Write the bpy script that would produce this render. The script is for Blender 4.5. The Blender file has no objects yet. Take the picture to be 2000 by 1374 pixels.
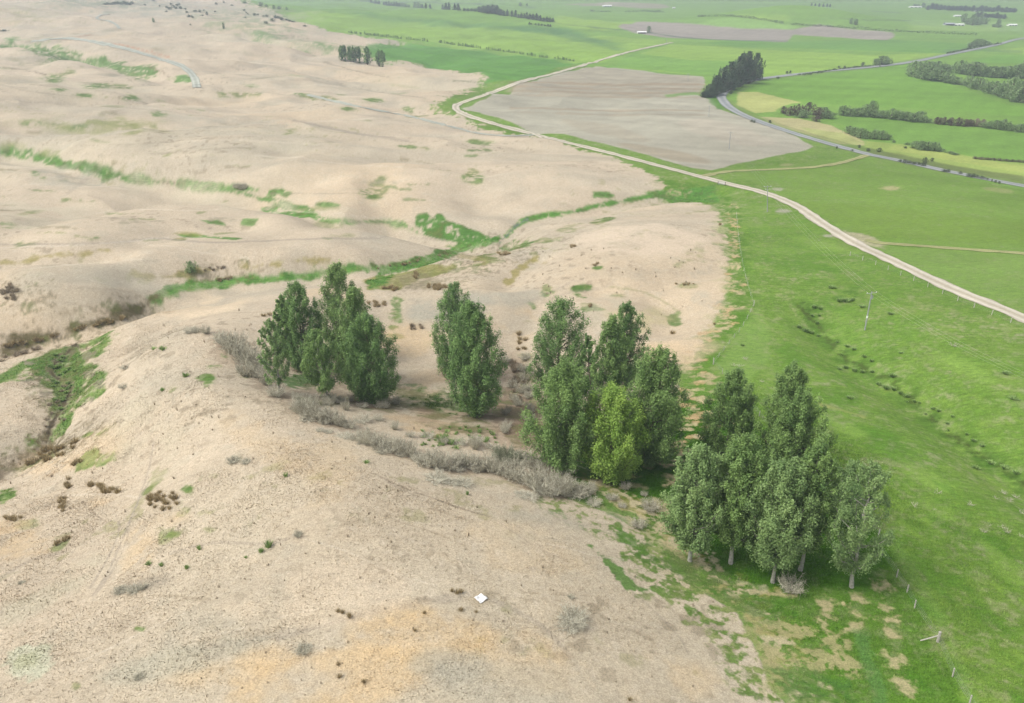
import bpy, math, random
import numpy as np
R = math.radians
sc = bpy.context.scene
COL = sc.collection

# ------------------------------------------------------------------ camera, world, sun, exposure
CAM_H = 70.0
PITCH = 25.6
FPX = 1556.0                                  # focal length in pixels of the 2000 px wide photograph
cam_d = bpy.data.cameras.new('camera'); cam = bpy.data.objects.new('camera', cam_d); COL.objects.link(cam)
cam.location = (0, 0, CAM_H); cam.rotation_euler = (R(90 - PITCH), 0, 0)
cam_d.sensor_width = 36.0; cam_d.lens = 36.0 * FPX / 2000.0
cam_d.clip_start = 0.5; cam_d.clip_end = 40000
sc.camera = cam
SUN_EL, SUN_AZ = 54.0, -112.0                  # azimuth clockwise from +Y
w = bpy.data.worlds.new('World'); sc.world = w; w.use_nodes = True
nt = w.node_tree; bg = nt.nodes['Background']
sky = nt.nodes.new('ShaderNodeTexSky'); sky.sky_type = 'NISHITA'; sky.sun_disc = False
sky.sun_elevation = R(SUN_EL); sky.sun_rotation = R(SUN_AZ)
sky.air_density = 1.0; sky.dust_density = 5.0; sky.ozone_density = 1.0
hs = nt.nodes.new('ShaderNodeHueSaturation'); hs.inputs['Saturation'].default_value = 0.35
nt.links.new(sky.outputs[0], hs.inputs['Color']); nt.links.new(hs.outputs[0], bg.inputs['Color'])
bg.inputs['Strength'].default_value = 0.15
sd = bpy.data.lights.new('sun', 'SUN'); sun = bpy.data.objects.new('sun', sd); COL.objects.link(sun)
sd.energy = 1.35; sd.angle = R(18); sd.color = (1.0, 0.96, 0.90)
sun.rotation_euler = (R(90 - SUN_EL), 0, R(180 - SUN_AZ))
sc.view_settings.view_transform = 'Standard'; sc.view_settings.look = 'None'
sc.view_settings.exposure = 0.55; sc.view_settings.gamma = 1
try: sc.view_settings.use_curve_mapping = False
except Exception: pass
sc.cycles.volume_bounces = 0; sc.cycles.max_bounces = 6

# ------------------------------------------------------------------ numeric helpers
rs = np.random.RandomState(7)
TAB = rs.rand(256, 256)
def vnoise(x, y):
    xi = np.floor(x).astype(np.int64); yi = np.floor(y).astype(np.int64)
    fx = x - xi; fy = y - yi
    fx = fx*fx*(3-2*fx); fy = fy*fy*(3-2*fy)
    a = TAB[xi & 255, yi & 255]; b = TAB[(xi+1) & 255, yi & 255]
    c = TAB[xi & 255, (yi+1) & 255]; d = TAB[(xi+1) & 255, (yi+1) & 255]
    return (a*(1-fx)+b*fx)*(1-fy) + (c*(1-fx)+d*fx)*fy
def fbm(x, y, octv=4, gain=0.5):
    s = 0; a = 1.0; t = 0
    for o in range(octv):
        s = s + a*(vnoise(x*(2.03**o)+17.3*o, y*(2.03**o)+9.1*o)-0.5)*2; t += a; a *= gain
    return s/t
def sstep(a, b, x):
    t = np.clip((x-a)/(b-a), 0, 1); return t*t*(3-2*t)
ct, st_ = math.cos(R(PITCH)), math.sin(R(PITCH))
def ray(px, py):
    """direction from the camera towards a place in the photograph (plan survey of the site)"""
    u = np.asarray(px, float)-1000; v = np.asarray(py, float)-687
    d = np.stack([u, FPX*ct - v*st_, -FPX*st_ - v*ct], -1)
    return d/np.linalg.norm(d, axis=-1, keepdims=True)

# ------------------------------------------------------------------ terrain: heights from survey points + rolling noise
CP = [ # picture place -> ground height in metres
 (700,1374,9),(200,1374,8),(1200,1374,6),(1500,1374,2),(1800,1374,0),(2000,1374,0),
 (0,1200,4),(200,1100,4),(500,1100,9),(900,1100,8),(1200,1150,4),(1400,1180,1),(1700,1200,0),(2000,1200,-1),
 (0,1000,-4),(120,960,-4),(250,900,0),(60,900,-8.5),(450,900,8),(700,950,9),(950,985,6.5),(1130,980,3),(1350,1090,0),(1650,1145,0),
 (100,840,-8),(130,740,-8),(210,650,-8),(300,590,-8),(0,740,-6),(0,680,-9),(120,645,-9),(40,800,-6),
 (260,760,2),(380,760,7),(330,650,4),(420,640,5),(520,800,7),(620,830,6.5),(720,865,6),(850,905,5.5),(560,620,0),(480,580,-4),(650,560,-5),
 (600,740,0),(720,775,-1),(820,800,-1),(930,810,-1.5),(1010,760,-5),(1100,915,1.5),(1190,932,1),(1266,905,-0.5),(1000,850,0),
 (450,545,-8),(600,540,-8),(740,525,-8),(820,560,-7),(880,495,-8),(960,470,-8),(780,600,-7),(900,640,-5),(1000,620,-3),(960,560,-3),(1030,560,-5),
 (1050,520,-4),(1180,520,-1),(1300,490,-1),(1250,440,-1.5),(1390,440,-2.5),(1340,600,-4),(1230,600,-3.5),(1180,680,-4),(1380,640,-3),(1330,720,-3),
 (1440,500,-2.5),(1470,600,-2),(1400,712,-2),(1450,900,-1.5),(1540,940,-1.5),(1600,640,-4),(1700,600,-2.5),(1800,780,-4),(1700,700,-3.5),(1900,860,-4),(2000,930,-4),
 (1750,900,-1.5),(1850,1000,-2),(2000,740,-1),(1850,680,-1.5),(2000,620,-1.5),(1800,540,-2),(1620,445,-3.5),(1500,380,-6),(1400,353,-7),(1480,480,-4),
 (1300,380,-7),(1180,395,-8),(1080,420,-8.5),(1000,450,-8.5),(1100,350,-3),(950,340,-2),(1250,345,-5),(850,420,-8),(920,450,-8.5),
 (760,432,-8),(600,405,-8),(500,380,-8),(340,356,-7.5),(240,350,-7),(100,318,-6),(0,292,-6),(650,470,-3),(400,420,-3.5),(200,430,-2),(0,430,-2),
 (500,470,-4),(700,475,-5),(0,520,-1),(250,510,-1),(550,505,-4),(100,600,-4),(350,500,-2),
 (600,320,-1),(800,310,-3),(400,300,0),(200,270,0),(0,240,2),(700,380,-5),(900,290,-6),(1000,262,-8),(800,225,-8),(600,190,-6),
 (385,172,-1),(280,140,-2),(150,110,0),(20,85,2),(150,180,3),(300,220,0),(500,240,-2),(0,160,6),(350,128,0),(240,95,3),(120,75,6),(60,80,6),
 (225,55,11),(190,28,15),(0,40,15),(100,20,20),(400,90,3),(550,110,0),(700,125,-6),(500,60,7),(620,90,0),(350,60,9),(450,25,12),(540,42,9),(600,55,4),(640,62,1),(300,5,19),(400,0,16),(200,-8,25),(50,-10,27.5),
 (850,170,-9),(890,212,-9),(940,155,-9),(1000,110,-9),(850,100,-9),(720,95,-8),(860,85,-9),(1100,120,-9),(1310,84,-10),
 (700,60,-8),(900,50,-4),(1050,60,-6),(800,20,2),(650,20,-4),(560,8,-8),(950,22,4),(1080,42,0),(1000,5,-6),(1150,40,-10),(1250,64,-11),
 (1130,200,-9),(1250,240,-9),(1370,180,-10),(1420,190,-11),(1500,290,-10),(1560,265,-12),(1700,303,-12),(1850,335,-12),(2000,365,-11),
 (1650,230,-14),(1800,240,-14),(2000,255,-14),(1700,280,-14),(1900,300,-14),(1600,180,-12),(1800,180,-13),(2000,200,-14),(1850,140,-13),(2000,130,-13),
 (1600,380,-6),(1800,420,-4.5),(2000,450,-4.5),(1750,500,-3),(1480,330,-9),(1650,330,-9),
 (1700,125,-11),(2000,75,-12),(1500,100,-11),(1750,90,-12),(1400,60,-11),(1600,60,-11),(1800,50,-12),(1950,40,-12),
 (1480,10,18),(1560,6,20),(1440,30,0),(1560,35,2),(1640,30,-5),(1700,10,-10),(1850,10,-12),(1990,10,-10),(1750,20,-11),(1350,20,-8),(1250,5,-8),(1150,5,-8),(1050,-8,-4),
]
cp = np.array(CP, float)
dr = ray(cp[:,0], cp[:,1]); tt = (cp[:,2]-CAM_H)/dr[:,2]
cx_, cy_ = dr[:,0]*tt, dr[:,1]*tt
ca, cl = list(np.arctan2(cx_, cy_)), list(np.log(np.hypot(cx_, cy_)))
ch = list(cp[:,2])
for a in range(-180, 180, 30):
    for rr, hh in ((12, 9), (40, 8)):
        if abs(a) < 50 and rr > 20: continue
        ca.append(R(a)); cl.append(math.log(rr)); ch.append(hh if a < 60 else 5)
    if abs(a) > 40:
        for rr, hh in ((120, 2 if a < 0 else -1), (400, 3 if a < 0 else -8), (1200, 20 if a < 0 else -10)):
            ca.append(R(a)); cl.append(math.log(rr)); ch.append(hh)
for a in range(-180, 180, 15):
    for rr in (5200, 12000):
        ca.append(R(a)); cl.append(math.log(rr)); ch.append((60 + 40*math.sin(a*.11)) if rr > 6000 else 15)
ca = np.array(ca); cl = np.array(cl); ch = np.array(ch, float)
LK = 1.15
def tps_phi(d2): return 0.5*d2*np.log(d2+1e-9)
n = len(ch)
D2 = (ca[:,None]-ca[None])**2 + (LK*(cl[:,None]-cl[None]))**2
K = np.zeros((n+3, n+3)); K[:n,:n] = tps_phi(D2) + np.eye(n)*0.0012
K[:n,n] = 1; K[:n,n+1] = ca; K[:n,n+2] = cl*LK; K[n:,:n] = K[:n,n:].T
wts = np.linalg.solve(K, np.concatenate([ch, np.zeros(3)]))
def tps(a, l):
    out = np.empty(a.shape); fa, fl = a.ravel(), l.ravel(); o = out.ravel()
    for i in range(0, fa.size, 20000):
        A, L_ = fa[i:i+20000], fl[i:i+20000]
        d2 = (A[:,None]-ca[None])**2 + (LK*(L_[:,None]-cl[None]))**2
        o[i:i+20000] = tps_phi(d2)@wts[:n] + wts[n] + wts[n+1]*A + wts[n+2]*L_*LK
    return o.reshape(a.shape)

# polar sheet: fine where the photograph looks, coarse elsewhere, reaching the horizon
NA = 1200
az = np.concatenate([np.linspace(-180, -62, 40, endpoint=False), np.linspace(-62, -43, 60, endpoint=False),
                     np.linspace(-43, 43, NA), np.linspace(43, 62, 61)[1:], np.linspace(62, 180, 41)[1:]])
az = np.radians(az)
vy = np.concatenate([np.linspace(1900, 1400, 150, endpoint=False), np.linspace(1400, 220, 800, endpoint=False), np.linspace(220, -24, 330)])
dd = np.radians(PITCH) + np.arctan((vy-687)/FPX)
rad = 74.0/np.tan(dd)
rad = np.concatenate([[2.0], np.geomspace(6, rad[0]*0.97, 30), rad, np.geomspace(rad[-1]*1.05, 13000, 40)])
AZ, RD = np.meshgrid(az, rad, indexing='xy')            # rows = radius
ac = np.radians(np.linspace(-180, 180, 361)); lc = np.log(np.geomspace(2, 13000, 340))
AC, LC = np.meshgrid(ac, lc)
ZC = tps(AC, LC)
def interp_grid(a, l):
    fa = np.clip((a-ac[0])/(ac[1]-ac[0]), 0, len(ac)-1.001); fl = np.clip((l-lc[0])/(lc[1]-lc[0]), 0, len(lc)-1.001)
    i = fa.astype(int); j = fl.astype(int); u = fa-i; v = fl-j
    return (ZC[j,i]*(1-u)+ZC[j,i+1]*u)*(1-v)+(ZC[j+1,i]*(1-u)+ZC[j+1,i+1]*u)*v
CARVE = []
def height(x, y):
    x = np.asarray(x, float); y = np.asarray(y, float)
    r = np.maximum(np.hypot(x, y), 2.0); a = np.arctan2(x, y)
    z = interp_grid(a, np.log(r))
    hilly = sstep(0.05, -0.20, a - 0.10*np.clip((r-150)/400, 0, 1) - .1) # left side rolls, the valley fields are flat
    far = sstep(300, 900, r)
    z = z + fbm(x/85+3.1, y/70+8.2, 3)*(0.5+3.0*hilly)*sstep(60, 220, r)*(1+1.3*far*hilly)
    z = z + fbm(x/34, y/24, 3)*(0.25+1.5*hilly*sstep(110, 220, r))
    z = z - np.abs(fbm(x/60+40, y/42+7, 3))*5.0*hilly*sstep(150, 280, r)
    z = z + fbm(x/5.0, y/5.0, 2)*0.10*(1-far)
    for pl, wd, dp in CARVE:
        x0, y0 = pl.min(0)-3*wd; x1, y1 = pl.max(0)+3*wd
        k = (x > x0) & (x < x1) & (y > y0) & (y < y1)
        if not np.any(k): continue
        xx, yy = x[k], y[k]; d2 = np.full(xx.shape, 1e9)
        for i in range(len(pl)-1):
            ax, ay = pl[i]; ex, ey = pl[i+1]-pl[i]; t = np.clip(((xx-ax)*ex+(yy-ay)*ey)/(ex*ex+ey*ey+1e-9), 0, 1)
            d2 = np.minimum(d2, (xx-ax-ex*t)**2+(yy-ay-ey*t)**2)
        z = np.array(z); z[k] -= dp*np.exp(-d2/(wd*wd))
    return z
def P(px, py):
    """where the line of sight through a place in the photograph meets the ground"""
    d = ray(px, py); hd = math.hypot(d[0], d[1])
    rr = np.geomspace(15, 12000, 900)
    xs = d[0]/hd*rr; ys = d[1]/hd*rr; zs = CAM_H + d[2]/hd*rr
    g = zs - height(xs, ys)
    k = np.where(g < 0)[0]
    if len(k) == 0: i = len(rr)-1; return (xs[i], ys[i], height(xs[i], ys[i]).item())
    i = k[0]
    for _ in range(2):
        sub = np.linspace(rr[max(i-1, 0)] if _ == 0 else lo, rr[i] if _ == 0 else hi, 12)
        x2 = d[0]/hd*sub; y2 = d[1]/hd*sub; g2 = CAM_H + d[2]/hd*sub - height(x2, y2)
        j = int(np.argmax(g2 < 0)) or 1; lo, hi = sub[j-1], sub[j]
    return (float(x2[j]), float(y2[j]), float(height(x2[j], y2[j])))
def dist(p): return math.sqrt(p[0]**2+p[1]**2+(p[2]-CAM_H)**2)
def depth(p): return p[1]*ct - (p[2]-CAM_H)*st_
def mpp(p): return depth(p)/FPX                         # metres per photo pixel across the view at p
def topz(p, ty):
    """height above p of what reaches up to picture row ty"""
    v = (ty-687)/FPX
    q = -(st_ + v*ct)/(ct - v*st_)                      # slope of sight in the p depth plane
    return CAM_H + q*p[1] - p[2]

_c = []
for pl, wd, dp in (
    ([(300,585),(420,553),(560,540),(740,522),(880,492),(980,468)], 7, 2.4),
    ([(985,466),(1002,448),(1030,430),(1130,413),(1220,393),(1390,373)], 7, 2.2),
    ([(0,294),(60,305),(130,322),(200,340),(310,356),(450,370),(600,404),(650,432),(760,434),(815,456),(900,468)], 9, 3.0),
    ([(0,676),(60,662),(190,636),(290,590)], 5, 2.0),
    ([(170,665),(120,700),(105,735),(136,762),(110,815),(88,865),(20,915)], 3.5, 1.3),
    ([(20,84),(140,108),(260,136),(340,152)], 16, 5), ([(600,190),(700,198),(840,212)], 10, 3),
    ([(0,515),(90,500),(220,488)], 6, 1.8), ([(262,534),(420,527),(560,516),(645,508)], 5, 1.6),
    ([(0,244),(150,248),(300,246),(480,238)], 14, 3), ([(60,192),(250,194),(480,186)], 14, 3.5),
    ([(660,100),(560,84),(470,66),(330,62)], 18, 5), ([(690,150),(560,130),(430,128)], 16, 3.5),
    ([(860,300),(720,300),(560,290)], 12, 2.6), ([(730,352),(742,385),(760,430)], 8, 2), ([(930,340),(930,400)], 9, 2),
    ([(1050,505),(1010,530),(985,556)], 5, 1.5), ([(1170,565),(1260,573),(1330,612),(1300,640)], 5, 1.2), ([(1060,590),(1010,650),(1010,760)], 7, 2.0),
    ([(470,440),(330,452),(200,476)], 10, 2.2), ([(300,400),(160,410),(20,440)], 12, 2.5), ([(1300,548),(1360,530),(1415,520)], 6, 1.3),
    ([(1600,640),(1650,700),(1790,790),(1930,900),(2040,980)], 6, 1.4)):
    _c.append((np.array([P(*q)[:2] for q in pl]), wd, dp*1.3))
CARVE.extend(_c)

# ------------------------------------------------------------------ mesh helpers
def link(o, parent=None):
    COL.objects.link(o)
    if parent: o.parent = parent
    return o
def mesh_np(name, verts, faces, mat=None, smooth=False, attrs=None):
    me = bpy.data.meshes.new(name); verts = np.asarray(verts, np.float32); faces = np.asarray(faces, np.int32)
    k = faces.shape[1]
    me.vertices.add(len(verts)); me.vertices.foreach_set('co', verts.ravel())
    me.loops.add(faces.size); me.loops.foreach_set('vertex_index', faces.ravel())
    me.polygons.add(len(faces)); me.polygons.foreach_set('loop_start', np.arange(0, faces.size, k, dtype=np.int32))
    me.polygons.foreach_set('loop_total', np.full(len(faces), k, np.int32))
    me.polygons.foreach_set('use_smooth', np.full(len(faces), smooth))
    me.update(calc_edges=True)
    for an, arr in (attrs or {}).items():
        if arr.ndim == 2:
            at = me.color_attributes.new(an, 'FLOAT_COLOR', 'POINT')
            c4 = np.ones((len(verts), 4), np.float32); c4[:,:3] = arr; at.data.foreach_set('color', c4.ravel())
        else:
            at = me.attributes.new(an, 'FLOAT', 'POINT'); at.data.foreach_set('value', arr.astype(np.float32))
    if mat: me.materials.append(mat)
    return me
def mesh_py(name, verts, faces, mat=None, smooth=False):
    me = bpy.data.meshes.new(name); me.from_pydata([tuple(v) for v in verts], [], faces); me.update()
    if mat: me.materials.append(mat)
    if smooth: me.polygons.foreach_set('use_smooth', [True]*len(me.polygons))
    return me
def tag(o, label=None, cat=None, group=None, kind=None):
    if label: o['label'] = label
    if cat: o['category'] = cat
    if group: o['group'] = group
    if kind: o['kind'] = kind
    return o
def empty(name, loc, rz=0, s=1.0):
    o = bpy.data.objects.new(name, None); link(o); o.location = loc; o.rotation_euler = (0, 0, rz)
    o.scale = (s, s, s) if not isinstance(s, tuple) else s
    o.empty_display_size = 0.3
    return o
ORD = ['', 'first', 'second', 'third', 'fourth', 'fifth', 'sixth', 'seventh', 'eighth', 'ninth', 'tenth', 'eleventh', 'twelfth',
       'thirteenth', 'fourteenth', 'fifteenth', 'sixteenth', 'seventeenth', 'eighteenth', 'nineteenth', 'twentieth']
TENS = {20: 'twenty', 30: 'thirty', 40: 'forty', 50: 'fifty', 60: 'sixty', 70: 'seventy', 80: 'eighty', 90: 'ninety'}
def ordw(i):
    if i <= 20: return ORD[i]
    if i % 10 == 0: return TENS[i][:-1]+'ieth'
    return TENS[i//10*10]+'-'+ORD[i % 10]
def place_words(i, n):
    """i counted from 0 at the left"""
    if n == 1: return ''
    if i == 0: return 'leftmost'
    if i == n-1: return 'rightmost'
    if i < n/2: return ordw(i+1)+' from left'
    return ordw(n-i)+' from right'

# ------------------------------------------------------------------ materials
def new_mat(name):
    m = bpy.data.materials.new(name); m.use_nodes = True
    return m, m.node_tree, m.node_tree.nodes['Principled BSDF']
def N(t, k, **kw):
    nn = t.nodes.new(k)
    for a, b in kw.items(): setattr(nn, a, b)
    return nn
def noise_node(t, scale, detail=3, rough=0.6, vec=None):
    nn = N(t, 'ShaderNodeTexNoise'); nn.inputs['Scale'].default_value = scale; nn.inputs['Detail'].default_value = detail
    nn.inputs['Roughness'].default_value = rough
    if vec is not None: t.links.new(vec, nn.inputs['Vector'])
    return nn
def mrange(t, src, a, b, c, d):
    m = N(t, 'ShaderNodeMapRange'); t.links.new(src, m.inputs[0])
    for i, v in enumerate((a, b, c, d)): m.inputs[i+1].default_value = v
    return m.outputs[0]
def simple_mat(name, col, rough=0.8, var=0.25, scale=4.0, bump=0.0, metal=0.0):
    m, t, p = new_mat(name)
    co = N(t, 'ShaderNodeTexCoord')
    nz = noise_node(t, scale, 4, 0.6, co.outputs['Object'])
    f = mrange(t, nz.outputs[0], 0.3, 0.7, 1-var, 1+var)
    mx = N(t, 'ShaderNodeMixRGB', blend_type='MULTIPLY'); mx.inputs[0].default_value = 1
    mx.inputs[1].default_value = (*col, 1); t.links.new(f, mx.inputs[2])
    t.links.new(mx.outputs[0], p.inputs['Base Color']); p.inputs['Roughness'].default_value = rough; p.inputs['Metallic'].default_value = metal
    p.inputs['Specular IOR Level'].default_value = 0.2
    if bump:
        b = N(t, 'ShaderNodeBump'); b.inputs['Strength'].default_value = bump; t.links.new(nz.outputs[0], b.inputs['Height']); t.links.new(b.outputs[0], p.inputs['Normal'])
    return m
def leaf_mat(name, c0, c1, trans=0.3, rough=0.55):
    """leaves: colour differs from spray to spray (attribute tint) and leaf to leaf"""
    m, t, p = new_mat(name)
    at = N(t, 'ShaderNodeAttribute', attribute_name='tint')
    mx = N(t, 'ShaderNodeMixRGB'); mx.inputs[1].default_value = (*c0, 1); mx.inputs[2].default_value = (*c1, 1)
    t.links.new(at.outputs['Fac'], mx.inputs[0])
    t.links.new(mx.outputs[0], p.inputs['Base Color']); p.inputs['Roughness'].default_value = rough; p.inputs['Specular IOR Level'].default_value = 0.25
    if trans > 0:
        tr = N(t, 'ShaderNodeBsdfTranslucent'); t.links.new(mx.outputs[0], tr.inputs[0])
        ms = N(t, 'ShaderNodeMixShader'); ms.inputs[0].default_value = trans
        t.links.new(p.outputs[0], ms.inputs[1]); t.links.new(tr.outputs[0], ms.inputs[2])
        t.links.new(ms.outputs[0], t.nodes['Material Output'].inputs[0])
    return m

M = {}
M['poplar'] = leaf_mat('poplar_leaves', (.085,.165,.042), (.300,.440,.135))
M['poplar_dark'] = leaf_mat('poplar_leaves_dark', (.075,.155,.042), (.265,.415,.130))
M['poplar_grey'] = leaf_mat('poplar_leaves_grey', (.105,.190,.060), (.33,.46,.170))
M['poplar_light'] = leaf_mat('poplar_leaves_light', (.160,.280,.045), (.380,.540,.110))
M['conifer'] = leaf_mat('conifer_leaves', (.040,.070,.036), (.115,.165,.085), 0.1)
M['willow'] = leaf_mat('willow_leaves', (.14,.22,.085), (.33,.45,.20), 0.25)
M['scrub'] = leaf_mat('scrub_leaves', (.06,.09,.04), (.15,.20,.085), 0.15)
M['brownscrub'] = leaf_mat('brown_scrub', (.085,.065,.045), (.180,.145,.100), 0.1)
M['palescrub'] = leaf_mat('pale_scrub', (.20,.16,.11), (.33,.28,.20), 0.1)
M['dead'] = leaf_mat('dead_twigs', (.21,.195,.14), (.62,.59,.46), 0.0, .85)
M['deadgreen'] = leaf_mat('half_dead_twigs', (.12,.15,.07), (.42,.42,.30), 0.1, .8)
M['rush'] = leaf_mat('rush_blades', (.17,.13,.06), (.50,.40,.22), 0.1, .7)
M['rushgrey'] = leaf_mat('rush_blades_grey', (.17,.14,.09), (.46,.38,.27), 0.1, .7)
M['rushgreen'] = leaf_mat('rush_blades_green', (.12,.21,.05), (.30,.42,.14), 0.15, .7)
M['bark_pale'] = simple_mat('pale_bark', (.34,.33,.28), .85, .35, 3, .3)
M['bark_dark'] = simple_mat('dark_bark', (.13,.105,.08), .9, .3, 3, .3)
M['pole'] = simple_mat('concrete_pole', (.30,.31,.31), .8, .2, 2)
M['metal'] = simple_mat('galvanised_metal', (.42,.43,.44), .45, .15, 5, metal=.6)
M['wire'] = simple_mat('wire_metal', (.45,.46,.46), .5, .1, 5, metal=.5)
M['post'] = simple_mat('weathered_post', (.40,.38,.33), .9, .25, 6)
M['white'] = simple_mat('white_paint', (.76,.76,.73), .6, .12, 1.6)
M['roofgrey'] = simple_mat('grey_iron_roof', (.42,.44,.46), .5, .12, 1, metal=.2)
M['dark'] = simple_mat('dark_opening', (.05,.05,.05), .8, .2, 2)

# ------------------------------------------------------------------ ground sheet and what grows or lies on it
X = (np.sin(AZ)*RD).ravel(); Y = (np.cos(AZ)*RD).ravel(); Z = height(X, Y)
NV = len(X)
RR = np.hypot(X, Y); DEP = np.arctan2(CAM_H-Z, RR); SL = np.sqrt(RR**2+(CAM_H-Z)**2)
PM = np.clip(SL/FPX/np.sqrt(np.clip(np.sin(DEP), .03, 1)), .03, 6)      # ground size seen as one photo pixel
NZ = {'a': fbm(X/0.9, Y/0.9, 3, .65), 'b': fbm(X/3.2+5, Y/3.2, 4, .6), 'c': fbm(X/11+9, Y/11+2, 5, .6),
      'd': fbm(X/38+1, Y/38+4, 5, .6), 'e': fbm(X/130+6, Y/130+1, 4, .55),
      's': fbm((X*.95+Y*.3)/14+3, (Y*.95-X*.3)/2.4, 4, .6),              # streaks across the view
      'h': fbm(X/40+30, Y/9+13, 4, .6), 'w': fbm(X/120+30, Y/30+13, 4, .6)}
def noise_for(scale):
    return NZ['a'] if scale < 2 else NZ['b'] if scale < 6 else NZ['c'] if scale < 20 else NZ['d']
def srgb(r, g, b, k=1.0):
    c = np.array([r, g, b])/255.0
    return np.where(c <= .04045, c/12.92, ((c+.055)/1.055)**2.4)*k
GC = np.empty((NV, 3), np.float64)
GR = np.zeros(NV)                                                        # how grassy
AL = 0.66                                                               # photo brightness -> albedo
TAN = srgb(211,195,169,AL); TAN2 = srgb(204,194,168,AL); ORANGE = srgb(222,192,145,AL); GREYT = srgb(180,175,156,AL); PINK = srgb(220,198,164,AL)
def lerp(m, c):
    global GC
    GC = GC*(1-m[:,None]) + np.asarray(c)[None]*m[:,None]
GC[:] = TAN
lerp(sstep(-.1, .5, NZ['e'])*.7, TAN2)
lerp(sstep(.05, .5, NZ['w'])*.35, GREYT)
lerp(sstep(.05, .5, fbm(X/60+50, Y/60+3, 4))*.45, PINK)
lerp(sstep(.15, .5, NZ['d'])*.4, GREYT)
lerp(sstep(.1, .55, NZ['b'])*.30, GREYT)
lerp(sstep(.1, .5, NZ['s'])*.30, srgb(196,184,160,AL))
lerp(sstep(.1, .5, NZ['a'])*.25, srgb(176,160,134,AL))
lerp(sstep(.15, .5, -NZ['a'])*.30, srgb(232,218,194,AL))
lerp(sstep(.25, .5, NZ['b'])*sstep(.10, .4, fbm(X/50+80, Y/22, 4))*.5, srgb(160,156,104,AL))
lerp(sstep(.28, .45, fbm(X/2+80, Y/2, 3))*sstep(.12, .4, fbm(X/70+180, Y/30, 4))*.5, srgb(146,134,110,AL))

def pip_sdf(poly, x, y):
    """signed distance in metres, positive inside"""
    n = len(poly); d = np.full(x.shape, 1e18); inside = np.zeros(x.shape, bool)
    for i in range(n):
        ax, ay = poly[i]; bx, by = poly[(i+1) % n]
        ex, ey = bx-ax, by-ay; wx, wy = x-ax, y-ay
        t = np.clip((wx*ex+wy*ey)/(ex*ex+ey*ey+1e-9), 0, 1)
        d = np.minimum(d, (wx-ex*t)**2+(wy-ey*t)**2)
        if by != ay:
            c = ((ay > y) != (by > y)) & (x < (bx-ax)*(y-ay)/(by-ay)+ax); inside ^= c
    d = np.sqrt(d); return np.where(inside, d, -d)
def densify(pts, step=40):
    out = []
    for i in range(len(pts)):
        a = pts[i]; b = pts[(i+1) % len(pts)]
        k = max(1, int(math.hypot(b[0]-a[0], b[1]-a[1])/step))
        for j in range(k): out.append((a[0]+(b[0]-a[0])*j/k, a[1]+(b[1]-a[1])*j/k))
    return out
def clipP(x, y):
    q = P(x, max(y, -30)); return (q[0], q[1])
def ground_mask(pts, soft=2.0, rag=3.0, scale=4.0, dens=60):
    poly = [clipP(*p) for p in densify(pts, dens)]
    pa = np.array(poly); mg = 0.06*np.hypot(pa[:,0], pa[:,1]).max()*0.5+3
    sel = np.where((X > pa[:,0].min()-mg) & (X < pa[:,0].max()+mg) & (Y > pa[:,1].min()-mg) & (Y < pa[:,1].max()+mg))[0]
    sd_ = pip_sdf(poly, X[sel], Y[sel])/PM[sel] + rag*2.0*noise_for(scale)[sel]
    return sel, sstep(-soft, soft, sd_)
def paint(pts, c, soft=2.0, rag=3.0, scale=4.0, op=1.0, patch=None, grass=None, dens=60, pn='b'):
    sel, m = ground_mask(pts, soft, rag, scale, dens)
    m = m*op*np.clip(1+.5*NZ['a'][sel]+.35*NZ['b'][sel], 0, 1) if soft > 1.6 else m*op
    if patch is not None: m = m*sstep(patch-.18, patch+.18, NZ[pn][sel])
    GC[sel] = GC[sel]*(1-m[:,None]) + np.asarray(c)[None]*m[:,None]
    if grass is not None: GR[sel] = GR[sel]*(1-m) + grass*m
def ell(cx, cy, rx, ry, rot=0, k=14):
    c, s = math.cos(R(rot)), math.sin(R(rot))
    return [(cx+rx*math.cos(a)*c-ry*math.sin(a)*s, cy+rx*math.cos(a)*s+ry*math.sin(a)*c) for a in [2*math.pi*i/k for i in range(k)]]
def catmull(pts, k=6):
    pts = [tuple(p) for p in pts]; P0 = [pts[0]]+pts+[pts[-1]]; out = []
    for i in range(1, len(P0)-2):
        a, b, c, d = [np.array(q, float) for q in P0[i-1:i+3]]
        for j in range(k):
            t = j/k; out.append(tuple(.5*((2*b)+(-a+c)*t+(2*a-5*b+4*c-d)*t*t+(-a+3*b-3*c+d)*t**3)))
    out.append(pts[-1]); return out
def band(pts, w0, w1=None):
    """strip along a curve; widths are half thicknesses"""
    if w1 is None: w1 = w0
    p = catmull(pts, 3); n = len(p); L, Rr = [], []
    for i, q in enumerate(p):
        a = p[max(i-1, 0)]; b = p[min(i+1, n-1)]; dx, dy = b[0]-a[0], b[1]-a[1]; l = math.hypot(dx, dy) or 1
        w_ = w0+(w1-w0)*i/(n-1) if not callable(w0) else w0(i/(n-1))
        L.append((q[0]-dy/l*w_, q[1]+dx/l*w_)); Rr.append((q[0]+dy/l*w_, q[1]-dx/l*w_))
    return L+Rr[::-1]
# greens
G_MID = srgb(116,150,62,AL); G_LUSH = srgb(84,128,38,AL); G_BRT = srgb(96,150,60,AL); G_VAL = srgb(118,164,78,AL); G_YEL = srgb(142,168,78,AL)
G_DEEP = srgb(72,118,48,AL); G_OLV = srgb(150,146,66,AL); G_GUL = srgb(92,136,58,AL); SOIL = srgb(180,176,156,AL); SOILB = srgb(170,160,138,AL); DARKR = srgb(98,86,56,AL)
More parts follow.
